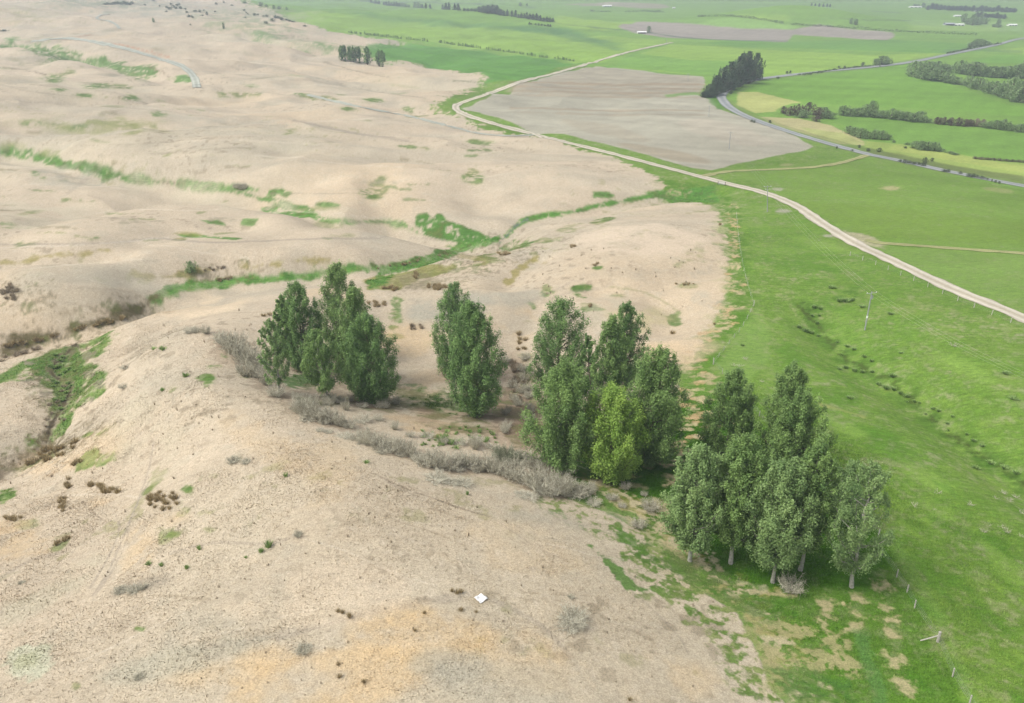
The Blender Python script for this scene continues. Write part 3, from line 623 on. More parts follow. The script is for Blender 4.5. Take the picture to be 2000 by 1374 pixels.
trk([(1020,1060),(1080,1090),(1100,1100)], 1.2, .4); trk([(1240,1160),(1290,1205),(1330,1250),(1345,1280)], 1.2, .4)
trk([(430,1285),(400,1270),(520,1245),(640,1215),(780,1180),(920,1160)], 5, .3); trk([(540,1250),(600,1232),(720,1200),(840,1178),(900,1172)], 3.5, .4)
trk([(940,1165),(990,1185),(1060,1225),(1120,1290)], 5, .35)
trk([(400,640),(480,690),(560,780),(640,850)], 1.2, .3); trk([(350,650),(300,700),(310,760)], 1.2, .25)
trk([(1190,560),(1260,572),(1300,592),(1330,612)], 1.3, .55, srgb(138,148,96,AL)); trk([(1000,600),(1100,560),(1120,545)], 2, .3)
trk([(200,330),(170,350),(130,380)], 3, .3); trk([(570,235),(620,245),(700,262),(800,276)], 2.2, .5)
trk([(300,355),(350,359)], 1.4, .7, DARKR); trk([(880,590),(960,590),(1050,585),(1170,562)], 3, .25)
trk([(740,180),(640,150),(560,135)], 1, .3); trk([(630,122),(700,140),(760,152)], 1.0, .6, srgb(140,128,104,AL)); trk([(885,158),(920,160),(950,166)], 1.0, .6, srgb(110,120,84,AL))
trk([(0,132),(40,136),(90,146)], 1.0, .7, srgb(120,106,84,AL)); trk([(0,195),(150,205),(300,215),(420,230),(560,250)], 0.8, .35); trk([(290,130),(320,142),(330,152)], 1.0, .6, srgb(130,110,84,AL))
trk([(230,68),(300,66),(400,58),(470,62),(560,70)], 1, .4); trk([(500,60),(560,78),(600,90),(660,98)], 1.0, .6, srgb(140,140,110,AL)); trk([(180,68),(130,76)], 1.0, .6, srgb(176,140,110,AL))
trk([(220,86),(280,98),(330,112)], 1.3, .8, srgb(196,148,112,AL)); trk([(0,260),(200,262),(300,268)], .9, .25); trk([(390,250),(520,245),(560,240)], 1.6, .3)
# shades of the dry side
for cx, cy, rx, ry, ro, c, op, pt in (
    (820,1240,150,50,0,ORANGE,.55,-.15),(640,1330,200,60,-8,ORANGE,.65,-.1),(420,1300,110,40,0,ORANGE,.4,0),(1050,1290,160,60,10,ORANGE,.35,0),(1250,1330,150,50,0,ORANGE,.35,0),(770,1200,90,20,-8,ORANGE,.5,-.1),
    (520,1290,60,30,0,ORANGE,.5,-.2),(30,1060,90,40,0,ORANGE,.5,-.3),(210,985,40,14,0,PINK,.7,-.3),(270,1070,22,60,10,ORANGE,.4,-.3),(330,1010,30,12,0,ORANGE,.5,-.3),(90,905,40,14,0,PINK,.6,-.3),(200,870,60,30,-20,ORANGE,.3,-.1),(150,700,10,10,0,PINK,0,0),
    (790,665,60,30,0,ORANGE,.5,-.2),(1000,650,60,30,-40,ORANGE,.5,-.2),(1290,690,60,18,0,ORANGE,.45,-.2),(1350,690,60,30,0,PINK,.5,-.2),(650,575,60,20,0,ORANGE,.3,0),(560,850,160,60,30,ORANGE,.28,0),(900,1040,300,60,10,ORANGE,.2,0),
    (1060,1000,180,26,8,GREYT,.45,-.1),(900,960,60,14,10,GREYT,.5,-.2),(1150,1370,60,40,0,GREYT,.35,0),(880,1300,70,26,0,GREYT,.45,-.1),(340,1290,200,24,-14,srgb(192,186,164,AL),.6,-.2),(250,1270,60,16,-30,srgb(176,170,152,AL),.3,-.1),(330,1250,120,14,-10,GREYT,.4,0),(1000,1340,140,40,0,GREYT,.3,0),
    (430,1230,120,40,0,GREYT,.3,0),(100,1150,120,30,-30,TAN2,.6,-.2),(300,1140,40,12,-14,srgb(160,152,134,AL),.6,-.2),(245,1152,26,8,-20,srgb(150,142,124,AL),.6,-.3),(880,600,90,30,-5,GREYT,.7,-.2),(1000,590,70,14,-20,GREYT,.5,-.2),(240,560,80,40,0,GREYT,.35,-.1),(100,560,60,20,0,GREYT,.3,-.1),(290,860,60,90,0,TAN2,.4,0),(330,700,80,60,0,GREYT,.22,-.1),
    (140,350,80,12,10,GREYT,.6,-.1),(60,480,0,0,0,GREYT,0,0),(500,400,80,14,5,TAN2,.5,0),(360,380,120,14,4,TAN2,.4,0),(720,410,60,10,0,TAN2,.5,0),(540,300,120,20,0,TAN2,.4,0),(60,420,100,24,0,TAN2,.5,0),(230,250,80,10,4,srgb(160,158,110,AL),.35,-.1),(230,236,60,8,-2,srgb(164,164,118,AL),.3,-.1),(450,240,120,10,4,GREYT,.35,0),
    (150,245,130,10,2,srgb(150,156,100,AL),.3,0),(560,160,80,20,0,GREYT,.25,0),(780,170,100,14,0,TAN2,.3,0),(340,20,90,14,0,GREYT,.7,-.1),(450,32,80,12,0,srgb(170,170,140,AL),.5,-.05),(520,32,60,14,0,srgb(170,170,140,AL),.5,-.05),(560,60,50,4,4,srgb(150,160,120,AL),.5,-.1),(480,45,70,6,4,srgb(160,166,130,AL),.6,0),(150,5,60,8,0,srgb(150,156,130,AL),.5,-.1),(240,8,60,10,0,srgb(150,156,130,AL),.5,-.1),
    (45,30,22,12,50,srgb(156,156,100,AL),.5,0),(505,67,8,3,0,srgb(130,150,100,AL),.8,-.4),(535,73,18,3,6,srgb(130,150,100,AL),.7,-.3),(610,85,30,4,6,srgb(140,156,110,AL),.6,-.3),(650,95,40,4,2,srgb(120,146,90,AL),.7,-.3),(415,60,30,3,0,srgb(160,160,120,AL),.4,0),
    (85,113,24,6,6,srgb(140,142,104,AL),.5,-.2),(60,125,18,6,0,srgb(160,150,120,AL),.4,0),(1190,610,50,30,0,TAN2,.4,0),(1250,620,60,30,0,srgb(200,190,140,AL),.4,-.1),(1380,590,40,14,0,GREYT,.35,-.1),(1250,470,120,30,0,srgb(226,208,182,AL),.5,-.2),(1330,540,70,8,-14,GREYT,.4,-.1),
    (900,1170,0,0,0,TAN,0,0),(600,1150,200,80,0,srgb(222,204,176,AL),.4,-.2),(380,600,100,20,-6,srgb(226,206,174,AL),.5,-.2),(820,830,90,16,5,srgb(206,180,142,AL),.5,-.2),(960,700,60,90,0,srgb(190,172,146,AL),.5,-.1),(870,770,80,50,0,srgb(196,176,146,AL),.6,-.3),(1000,770,50,90,0,srgb(176,158,134,AL),.6,-.3),(1020,840,60,60,0,srgb(178,158,134,AL),.5,-.2)):
    if op > 0: paint(ell(cx, cy, rx, ry, ro), c, 14, 12, 6, op*(.9 if c is ORANGE else min(1.35, .95/op)), patch=pt, pn='c' if rx > 50 else 'b')
# pale lichen circle at lower left
paint(ell(60,1292,46,34,-15), srgb(206,208,180,AL), 6, 6, 1.2, .75, patch=-.35); paint(ell(50,1290,26,14,-20), srgb(186,186,150,AL), 5, 4, 1.2, .7)
# under the trees, green and litter
LIT = srgb(142,124,104,AL)
for cx, cy, rx, ry, ro, c, op in ((600,745,50,16,0,G_DEEP,.85),(640,765,60,18,0,LIT,.6),(720,785,60,14,0,LIT,.7),(590,720,20,8,0,LIT,.8),(800,765,40,16,0,G_DEEP,.6),(820,785,60,14,0,srgb(96,124,58,AL),.6),(880,790,50,22,0,G_DEEP,.7),(930,815,34,14,0,LIT,.6),(900,810,30,10,0,G_DEEP,.5),(920,835,50,14,0,srgb(110,126,66,AL),.45),
    (870,830,40,14,0,srgb(120,130,76,AL),.35),(1000,800,50,40,0,LIT,.5),(1025,740,10,20,0,srgb(110,132,56,AL),.8),(860,855,40,10,0,srgb(120,130,76,AL),.35),(845,853,16,4,0,srgb(150,148,70,AL),.8),(450,690,40,30,30,LIT,.4),(530,760,40,20,20,LIT,.5),(1100,940,30,10,0,LIT,.5),(485,735,10,4,0,G_DEEP,.7),(448,695,8,4,0,G_GUL,.9),(990,780,60,20,0,LIT,.4)):
    paint(ell(cx, cy, rx, ry, ro), c, 4, 6, 1.2, op, patch=-.25, grass=.5)
for pts in ([(425,650),(470,700),(510,740)], [(570,785),(640,820),(720,855),(800,885),(880,915),(960,910),(1050,950),(1140,965)]):
    paint(band(pts, 12, 16), srgb(168,152,130,AL), 6, 6, 1.2, .65)
paint([(1105,960),(1130,955),(1160,975),(1240,1005),(1245,1015),(1180,995),(1115,975)], srgb(100,140,58,AL), 2, 4, 1.2, .8, patch=-.2, grass=1)
for cx, cy, rx, ry, ro in ((830,780,80,24,4),(900,830,90,20,8),(880,800,60,20,0),(1010,790,50,60,0),(1040,850,50,30,0),(700,790,90,14,6)):
    paint(ell(cx, cy, rx, ry, ro), srgb(104,124,62,AL), 8, 10, 1.2, .6, patch=.08, grass=.6)
    paint(ell(cx, cy, rx, ry, ro), srgb(140,120,96,AL), 8, 10, 1.2, .5, patch=.1, pn='c')
for cx, cy, rx, ry, ro in ((110,870,110,26,-20),(60,890,80,24,-20),(150,640,170,22,-18),(120,740,60,80,20),(40,580,60,30,0),(960,500,90,16,-6),(860,540,90,22,-8),(430,530,80,8,-6)):
    paint(ell(cx, cy, rx, ry, ro), srgb(124,114,84,AL), 6, 10, 1.2, .5, patch=.16, pn='a')
    paint(ell(cx, cy, rx, ry, ro), srgb(118,128,72,AL), 6, 10, 1.2, .5, patch=.2, pn='b', grass=.6)
# small dark flecks (dung, crowns of sprayed plants) strewn over the dry hill
fl = sstep(.45, .6, fbm(X/0.35+70, Y/0.35, 2, .5))*sstep(260, 120, RR)*(1-GM)
GC *= (1-.15*fl)[:,None]
row = np.sin((X*.25+Y)/2.6+2.5*NZ['c'])*sstep(1.12, 1.02, GC[:,1]/GC[:,0])*(GR < .1)*(RR > 250)*(X > -20)
GC *= (1+.035*row)[:,None]
GC *= (1+.10*NZ['c']+.07*NZ['h'])[:,None]
GC *= (1+(.16*NZ['w']+.10*NZ['d'])*GM*sstep(200, 350, RR))[:,None]
# fine tonal grain of the sheet itself
GC *= (1+.07*NZ['a']+.06*NZ['b'])[:,None]
NRW, NAZ = len(rad), len(az)
idx = np.arange(NV).reshape(NRW, NAZ)
F = np.stack([idx[:-1,:-1].ravel(), idx[:-1,1:].ravel(), idx[1:,1:].ravel(), idx[1:,:-1].ravel()], 1)

m, t, p = new_mat('ground_cover')
co = N(t, 'ShaderNodeTexCoord'); at = N(t, 'ShaderNodeAttribute', attribute_name='cover'); gr = N(t, 'ShaderNodeAttribute', attribute_name='grassy')
n1 = noise_node(t, 5.5, 3, .75, co.outputs['Object']); n2 = noise_node(t, 1.6, 4, .7, co.outputs['Object'])
mp = N(t, 'ShaderNodeMapping'); mp.inputs['Scale'].default_value = (.45, 2.0, 1); mp.inputs['Rotation'].default_value = (0, 0, .35)
t.links.new(co.outputs['Object'], mp.inputs[0]); n3 = noise_node(t, 1.0, 4, .6, mp.outputs[0])
f1 = mrange(t, n1.outputs[0], .3, .7, .70, 1.30); f2 = mrange(t, n2.outputs[0], .3, .7, .88, 1.12)
f3 = mrange(t, n3.outputs[0], .3, .7, .80, 1.20)
mm = N(t, 'ShaderNodeMath', operation='MULTIPLY'); t.links.new(f1, mm.inputs[0]); t.links.new(f2, mm.inputs[1])
g3 = N(t, 'ShaderNodeMix'); t.links.new(gr.outputs['Fac'], g3.inputs[0]); g3.inputs[2].default_value = 1.0; t.links.new(f3, g3.inputs[3])
mm2 = N(t, 'ShaderNodeMath', operation='MULTIPLY'); t.links.new(mm.outputs[0], mm2.inputs[0]); t.links.new(g3.outputs[0], mm2.inputs[1])
mx = N(t, 'ShaderNodeMixRGB', blend_type='MULTIPLY'); mx.inputs[0].default_value = 1; t.links.new(at.outputs['Color'], mx.inputs[1]); t.links.new(mm2.outputs[0], mx.inputs[2])
t.links.new(mx.outputs[0], p.inputs['Base Color']); p.inputs['Roughness'].default_value = .95; p.inputs['Specular IOR Level'].default_value = .05
bp = N(t, 'ShaderNodeBump'); bp.inputs['Strength'].default_value = .55; bp.inputs['Distance'].default_value = .12
ad = N(t, 'ShaderNodeMath', operation='ADD'); t.links.new(n1.outputs[0], ad.inputs[0]); t.links.new(n3.outputs[0], ad.inputs[1])
t.links.new(ad.outputs[0], bp.inputs['Height']); t.links.new(bp.outputs[0], p.inputs['Normal'])
me = mesh_np('ground', np.stack([X, Y, Z], 1), F, m, True, {'cover': GC, 'grassy': GR})
ground = link(bpy.data.objects.new('ground', me)); tag(ground, 'rolling dry sprayed hillside meeting green pasture and valley fields', 'ground', kind='structure')

# ------------------------------------------------------------------ roads as thin sheets following the ground
def road(name, pts, width, col, label, edge=.25, col2=None, centre=False):
    c = catmull(pts, 10); w3 = [P(x, y) for x, y in c]
    a = np.array(w3)[:,:2]
    seg = np.r_[0, np.cumsum(np.hypot(*np.diff(a, axis=0).T))]
    ds = max(1.2, seg[-1]/1500); s = np.arange(0, seg[-1], ds)
    x = np.interp(s, seg, a[:,0]); y = np.interp(s, seg, a[:,1])
    for _ in range(3):
        x[1:-1] = (x[:-2]+x[1:-1]*2+x[2:])/4; y[1:-1] = (y[:-2]+y[1:-1]*2+y[2:])/4
    tx = np.gradient(x); ty = np.gradient(y); l = np.hypot(tx, ty); nx, ny = -ty/l, tx/l
    K_ = 9; V = []
    for k in range(K_):
        f = (k/(K_-1)-.5)*width*(1 + (edge*fbm(s/4+k*9, s*0+k, 2) if k in (0, K_-1) else 0))
        qx, qy = x+nx*f, y+ny*f
        lift = .05 + np.hypot(qx, qy)*0.00035
        V.append(np.stack([qx, qy, height(qx, qy)+lift+(.04 if 0 < k < K_-1 else -.03)], 1))
    V = np.concatenate(V); n_ = len(s); f = []
    for k in range(K_-1):
        i = np.arange(n_-1); f.append(np.stack([k*n_+i, k*n_+i+1, (k+1)*n_+i+1, (k+1)*n_+i], 1))
    uu = np.repeat(np.abs(np.linspace(-1, 1, K_)), n_)
    me = mesh_np(name, V, np.concatenate(f), col, True, {'across': uu})
    o = link(bpy.data.objects.new(name, me)); tag(o, label, 'road', kind='structure'); return o
def road_mat(name, c, cr, wear):
    m, t, p = new_mat(name); co = N(t, 'ShaderNodeTexCoord'); a = N(t, 'ShaderNodeAttribute', attribute_name='across')
    nz = noise_node(t, 1.5, 4, .7, co.outputs['Object']); nb = noise_node(t, .12, 3, .6, co.outputs['Object'])
    cr_ = N(t, 'ShaderNodeValToRGB'); t.links.new(a.outputs['Fac'], cr_.inputs[0])
    e = cr_.color_ramp.elements; e[0].color = (*cr, 1); e[1].color = (*c, 1); e[0].position = 0; e[1].position = .45
    e[0].color = tuple(q*.86 for q in cr)+(1,); x = cr_.color_ramp.elements.new(.62); x.color = tuple(q*1.06 for q in wear)+(1,); x = cr_.color_ramp.elements.new(.8); x.color = tuple(q*.95 for q in c)+(1,); x = cr_.color_ramp.elements.new(1.0); x.color = tuple(q*.8 for q in cr)+(1,)
    f = mrange(t, nz.outputs[0], .3, .7, .86, 1.14); g = mrange(t, nb.outputs[0], .3, .7, .9, 1.1)
    mu = N(t, 'ShaderNodeMath', operation='MULTIPLY'); t.links.new(f, mu.inputs[0]); t.links.new(g, mu.inputs[1])
    mx = N(t, 'ShaderNodeMixRGB', blend_type='MULTIPLY'); mx.inputs[0].default_value = 1; t.links.new(cr_.outputs[0], mx.inputs[1]); t.links.new(mu.outputs[0], mx.inputs[2])
    t.links.new(mx.outputs[0], p.inputs['Base Color']); p.inputs['Roughness'].default_value = .9; p.inputs['Specular IOR Level'].default_value = .1
    return m
GRAV = road_mat('gravel_surface', srgb(214,206,186,AL), srgb(202,192,166,AL), srgb(220,212,194,AL))
SEAL = road_mat('sealed_surface', srgb(166,170,168,AL), srgb(158,162,162,AL), srgb(178,180,176,AL))
BLUE = road_mat('blue_gravel_surface', srgb(188,192,178,AL), srgb(180,184,168,AL), srgb(196,198,184,AL))
TRKM = road_mat('dirt_track_surface', srgb(178,176,128,AL), srgb(158,166,96,AL), srgb(176,174,126,AL))
road('gravel_road', [(1312,84),(1230,102),(1150,125),(1080,145),(1020,160),(960,182),(912,198),(890,208),(897,219),(930,232),(1000,252),(1100,277),(1200,302),(1300,328),(1400,354),(1450,366),(1500,380),(1555,403),(1620,446),(1680,481),(1750,513),(1850,561),(2000,622),(2150,690)], 4.8, GRAV, 'pale gravel farm road bending round the ploughed field')
road('sealed_road', [(2060,68),(1990,77),(1940,90),(1860,106),(1780,122),(1700,132),(1600,141),(1530,149),(1480,156),(1435,168),(1410,184),(1414,200),(1435,217),(1480,237),(1560,264),(1650,290),(1700,303),(1750,313),(1850,335),(1920,349),(2000,364),(2150,392)], 7.0, SEAL, 'grey sealed country road curving past the dark pines', .08)
road('dirt_track', [(1692,304),(1650,317),(1590,327),(1500,332),(1420,336),(1370,346)], 3.2, TRKM, 'faint dirt track from the sealed road to the gravel road', .5)
road('farm_track', [(1690,470),(1725,476),(1850,485),(2000,496),(2120,505)], 2.6, TRKM, 'thin farm track leaving the gravel road to the right', .5)
road('hill_road', [(385,172),(378,150),(355,130),(310,115),(240,95),(170,80),(120,76),(60,82)], 5.5, BLUE, 'blue-grey gravel road curving over the dry hill', .15)
road('upper_hill_road', [(233,57),(228,50),(212,42),(190,38),(196,31),(215,28)], 3.6, BLUE, 'short upper bend of the blue-grey hill road', .15)
road('pale_hill_track', [(600,186),(700,209),(800,228),(880,248),(940,262),(1000,266),(1048,264)], 3.0, BLUE, 'faint grey track joining the gravel road from the left', .5)

# ------------------------------------------------------------------ vegetation builders
def tube_np(p0, p1, r0, r1, k=5):
    p0 = np.array(p0, float); p1 = np.array(p1, float); d = p1-p0; d /= (np.linalg.norm(d)+1e-9)
    a = np.cross(d, (0, 0, 1) if abs(d[2]) < .9 else (1, 0, 0)); a /= np.linalg.norm(a); b = np.cross(d, a)
    an = np.arange(k)*2*math.pi/k
    ring = np.cos(an)[:,None]*a+np.sin(an)[:,None]*b
    V = np.concatenate([p0+ring*r0, p1+ring*r1]); i = np.arange(k); j = (i+1) % k
    return V, np.stack([i, j, j+k, i+k], 1)
def join_np(parts):
    V, F_, o = [], [], 0
    for v, f in parts: V.append(v); F_.append(f+o); o += len(v)
    return np.concatenate(V), np.concatenate(F_)
def leaf_quads(rng, c, size, tint, up=0.0, outw=None):
    """rhombic leaf sprays at centres c"""
    n_ = len(c); nn = rng.normal(size=(n_, 3)); nn[:,2] = np.abs(nn[:,2])+up; nn = nn if outw is None else nn*.75+outw; nn /= np.linalg.norm(nn, axis=1)[:,None]
    a = rng.normal(size=(n_, 3)); a -= (a*nn).sum(1)[:,None]*nn; a /= np.linalg.norm(a, axis=1)[:,None]; b = np.cross(nn, a)
    s = (size*(0.6+0.8*rng.rand(n_)))[:,None]
    V = np.stack([c+a*s, c+b*s*.62, c-a*s, c-b*s*.62], 1).reshape(-1, 3)
    F_ = np.arange(n_*4).reshape(n_, 4)
    return V, F_, np.repeat(tint, 4)
def prof_poplar(t): return np.clip(np.sin(math.pi*(.08+.92*np.clip(t, 0, 1))**.82), .02, 1)**.55
def prof_round(t): return np.sqrt(np.clip(1-(2*t-.9)**2*.95, .02, 1))
def prof_cone(t): return np.minimum(1, (t+.02)/.10)*np.clip(1.03-t, 0, 1)**.8
PX_ = [0, .10, .22, .38, .55, .70, .84, .94, 1.0]; PY_ = [.55, .82, .98, 1.0, .92, .78, .56, .32, .10]
def make_bough_tree(rng, H, top, Rm, z0=.1, nb=30, nleaf=24000, leaf=.13, trunk_r=.22, csz=.2):
    '''poplar: upswept boughs, each a string of leafy sprays ending in a rounded tip'''
    tx, ty = top
    ax = lambda t_: np.stack([tx*t_**1.3, ty*t_**1.3, H*t_], -1)
    N_ = 10; ts = np.linspace(0, .95, N_); pa = ax(ts); pa[1:-1,:2] += rng.normal(size=(N_-2, 2))*Rm*.035
    at_ = lambda q: np.array([np.interp(q, ts, pa[:,k]) for k in range(3)])
    parts = [tube_np(pa[i], pa[i+1], trunk_r*(1-ts[i])**.8*(1.3 if i == 0 else 1)+.02, trunk_r*(1-ts[i+1])**.8+.02, 8) for i in range(N_-1)]
    C_, S_, T_ = [], [], []
    ph0 = rng.rand()*6.28; side = rng.rand()*6.28
    for b in range(nb):
        q = (b+.5)/nb; ph = ph0+b*2.399+rng.normal()*.25
        tt = z0+(1-z0)*(q**.9*.97+.02)                         # height of the tip
        rt = np.interp(q, PX_, PY_)*Rm*(.68+.34*rng.rand())*(1+.10*math.cos(ph-side))
        drop = rt*(.9+.5*rng.rand())/H
        tb = max(tt-drop, z0*.8); s0 = at_(tb); tip = ax(np.array(tt)); tip = tip+np.array([math.cos(ph)*rt, math.sin(ph)*rt, 0])
        mid = s0*.5+tip*.5; mid[2] -= .12*rt; mid[:2] += (tip[:2]-s0[:2])*.12
        br = trunk_r*.36*(1-tb)**.6+.015
        parts.append(tube_np(s0, mid, br, br*.65, 5)); parts.append(tube_np(mid, tip, br*.65, br*.2, 5))
        tn = .42+.13*rng.normal()
        for f in (.35, .62, .85, 1.02):
            if f < .5 and rng.rand() < .3: continue
            c = s0*(1-f)**2+2*mid*f*(1-f)+tip*f*f if f <= 1 else tip+np.array([0, 0, .05*Rm])
            c = c+rng.normal(size=3)*Rm*.05
            C_.append(c); S_.append(csz*Rm*(1.12-.42*f)*(.75+.45*rng.rand())*(.62+.38*np.interp(q, PX_, PY_))); T_.append(tn+.10*(f-.6))
    for q in np.linspace(.55, .985, 7):
        C_.append(ax(np.array(z0+(1-z0)*q))+np.r_[rng.normal(size=2)*Rm*.06, 0]); S_.append(csz*Rm*(1.05-.62*q)); T_.append(.5)
    cc = np.array(C_); sz = np.array(S_); T_ = np.array(T_); w_ = sz**1.7; cnt = rng.multinomial(nleaf, w_/w_.sum()); rep_ = np.repeat(np.arange(len(cc)), cnt)
    g = rng.normal(size=(nleaf, 3)); g /= np.linalg.norm(g, axis=1)[:,None]
    rr = rng.rand(nleaf)**.55*(1+.22*rng.normal(size=nleaf)); rr = np.where(rng.rand(nleaf) < .08, rr*1.45, rr)
    taper = np.where(g[:,2] > 0, 1-.35*g[:,2]*rr, 1.0)
    c = cc[rep_]+g*(rr*sz[rep_])[:,None]*np.stack([taper, taper, 1.45+0*taper], 1)
    c[:,2] = np.clip(c[:,2], H*z0*.7, None)
    tint = np.clip(T_[rep_]+.15*rng.normal(size=nleaf), 0, 1)
    crown = leaf_quads(rng, c, leaf, tint, .4, g*.65)
    return crown, join_np(parts)
def make_tree(rng, H, top, Rm, z0=.08, nclump=80, nleaf=9000, leaf=.26, prof=prof_poplar, trunk_r=.2, csz=.20, kz=1.7, shell=.45, fork=False):
    """mesh data of crown and trunk; the axis runs from the base (0,0,0) to top (x, y, H)"""
    tx, ty = top
    ax = lambda t_: np.stack([tx*t_**1.3, ty*t_**1.3, H*t_], -1)
    t_ = z0 + (1-z0)*np.sort(rng.rand(nclump)**.92)
    tc = (t_-z0)/(1-z0)
    ph = np.arange(nclump)*2.399+rng.rand(nclump)*.9
    lob = 1+.16*np.sin(ph*2+tc*3+rng.rand()*6)+.18*np.sin(ph*3+tc*9+rng.rand()*6)+.10*np.sin(tc*23+ph)
    rr = (shell+(1-shell)*np.sqrt(rng.rand(nclump)))*prof(tc)*Rm*lob*(.70+.38*rng.rand(nclump))
    rr = rr*np.where(rng.rand(nclump) < .22, .45, 1)
    cc = ax(t_); cc[:,0] += np.cos(ph)*rr; cc[:,1] += np.sin(ph)*rr
    cc[-2:, :2] = ax(t_)[-2:, :2]; cc[-1,2] = H*.97
    sz = csz*Rm*(.65+.6*rng.rand(nclump))*(.55+.45*prof(tc))
    wgt = sz**1.6; wgt /= wgt.sum(); cnt = rng.multinomial(nleaf, wgt)
    rep = np.repeat(np.arange(nclump), cnt); g = rng.normal(size=(nleaf, 3)); gl = np.linalg.norm(g, axis=1)[:,None]
    g = g/gl*np.minimum(gl, 1.7)
    uz = rng.rand(nleaf)*2.9-1.3; g[:,2] = uz; fl_ = np.clip((1.62-uz)/2.1, .03, 1)**1.15*np.clip((uz+1.5)/.6, .35, 1); g[:,:2] *= (fl_*1.0)[:,None]
    stray = np.where(rng.rand(nleaf) < .05, 1.5, 1.0)
    c = cc[rep]+g*np.stack([sz, sz, sz*kz], 1)[rep]*stray[:,None]
    out = np.stack([np.cos(ph), np.sin(ph), ph*0], 1)[rep]
    c[:,2] = np.clip(c[:,2], H*z0*.75, H*1.0)
    tint = np.clip(.42+.20*rng.normal(size=nclump)[rep]+.26*rng.normal(size=nleaf), 0, 1)
    crown = leaf_quads(rng, c, leaf, tint, .5)
    parts = []
    N_ = 9; ts = np.linspace(0, .93, N_); pa = ax(ts); pa[1:-1,:2] += rng.normal(size=(N_-2, 2))*Rm*.03
    for i in range(N_-1):
        parts.append(tube_np(pa[i], pa[i+1], trunk_r*(1-ts[i])**.8*(1.35 if i == 0 else 1)+.02, trunk_r*(1-ts[i+1])**.8+.02, 8))
    for i in range(0, nclump, 2):
        q = cc[i]; tb = max(t_[i]-rr[i]*.9/H, .6*z0); s0 = ax(np.array(tb))
        s0 = np.array([np.interp(tb, ts, pa[:,k]) for k in range(3)])
        mid = (s0+q)/2; mid[2] -= rr[i]*.10; mid[:2] += (q[:2]-s0[:2])*.12
        br = trunk_r*.34*(1-tb)**.6+.012
        parts.append(tube_np(s0, mid, br, br*.7, 5)); parts.append(tube_np(mid, q, br*.7, br*.25, 5))
    tv, tf = join_np(parts)
    return crown, (tv, tf)
def build_tree(name, base, data, leafm, barkm, label, cat='tree', group=None):
    (cv, cf, ctn), (tv, tf) = data
    root = empty(name, base)
    tag(root, label, cat, group)
    o = link(bpy.data.objects.new('trunk', mesh_np('trunk', tv, tf, barkm, True)), root)
    o = link(bpy.data.objects.new('crown', mesh_np('crown', cv, cf, leafm, False, {'tint': ctn})), root)
    return root
def copy_tree(src, loc, rz=0, s=1.0):
    r = src.copy(); COL.objects.link(r); r.location = loc; r.rotation_euler = (0, 0, rz); r.scale = s if isinstance(s, tuple) else (s, s, s)
    for ch_ in src.children:
        c = ch_.copy(); COL.objects.link(c); c.parent = r
    return r

# ------------------------------------------------------------------ the foreground poplars
POP = [ # base x,y  top x,y  half width px, z0, material, density, leaf, bark, label
 (548,768,523,626,27,.18,'poplar_grey',.40,'pale','thin pale poplar at the left end of the left clump'),
 (565,705,548,577,20,.05,'poplar',.8,'dark','narrow poplar peeking out between the pale thin one and the taller left poplar'),
 (598,722,576,552,40,.04,'poplar_dark',1.1,'dark','dark broad poplar behind and left of the tallest in the left clump'),
 (664,690,656,515,38,.04,'poplar',1.0,'dark','poplar with the highest top in the left clump'),
 (695,745,692,562,40,.04,'poplar',1.0,'dark','poplar in the middle of the left clump behind the front one'),
 (726,785,712,618,50,.06,'poplar_dark',1.35,'dark','large dense front poplar on the right of the left clump'),
 (637,782,612,646,37,.22,'poplar',.6,'pale','small airy poplar with a thin leaning pale trunk in the left clump'),
 (885,735,886,553,40,.04,'poplar_dark',1.05,'dark','back poplar of the pair standing alone mid hill'),
 (934,812,918,590,50,.07,'poplar_dark',1.6,'dark','front poplar of the pair standing alone mid hill'),
 (1086,770,1098,584,50,.04,'poplar_dark',1.3,'dark','back left poplar of the centre clump'),
 (1152,785,1148,655,22,.10,'poplar_dark',.45,'dark','slender gappy poplar between the two back poplars of the centre clump'),
 (1222,740,1224,594,36,.05,'poplar_dark',.85,'dark','rearmost poplar of the centre clump against the dry dome'),
 (1198,800,1195,620,36,.05,'poplar',1.0,'dark','tall poplar at the back of the centre clump above the light green one'),
 (1102,918,1108,714,66,.13,'poplar',1.7,'dark','big round headed front left poplar of the centre clump beside dead brush'),
 (1192,934,1196,760,62,.10,'poplar_light',1.4,'dark','bright yellow-green young poplar in front of the centre clump'),
 (1266,906,1290,682,58,.07,'poplar',1.6,'dark','large poplar at the right of the centre clump'),
 (1414,905,1442,724,46,.05,'poplar',1.2,'dark','back left poplar of the right clump'),
 (1528,930,1552,714,44,.05,'poplar',1.1,'dark','tallest back poplar of the right clump'),
 (1540,965,1572,765,52,.05,'poplar',1.2,'dark','poplar just in front of the tallest in the right clump'),
 (1347,1096,1372,874,54,.22,'poplar_grey',1.2,'pale','leftmost poplar of the right clump on its own bare pale trunk'),
 (1427,1101,1458,855,54,.22,'poplar',1.35,'pale','second poplar from left in the front row of the right clump'),
 (1509,1138,1540,905,58,.22,'poplar_grey',1.35,'pale','front poplar with yellowed trunk foot beside the pale dead bush'),
 (1563,1114,1605,864,40,.24,'poplar',.95,'pale','poplar behind and right of the one beside the pale dead bush'),
 (1663,1147,1703,905,58,.24,'poplar_grey',.6,'pale','thin see-through poplar at the right end nearest the wire fence'),
 (1628,1030,1668,905,34,.2,'poplar_grey',.4,'pale','faint airy poplar half hidden behind the rightmost one'),
]
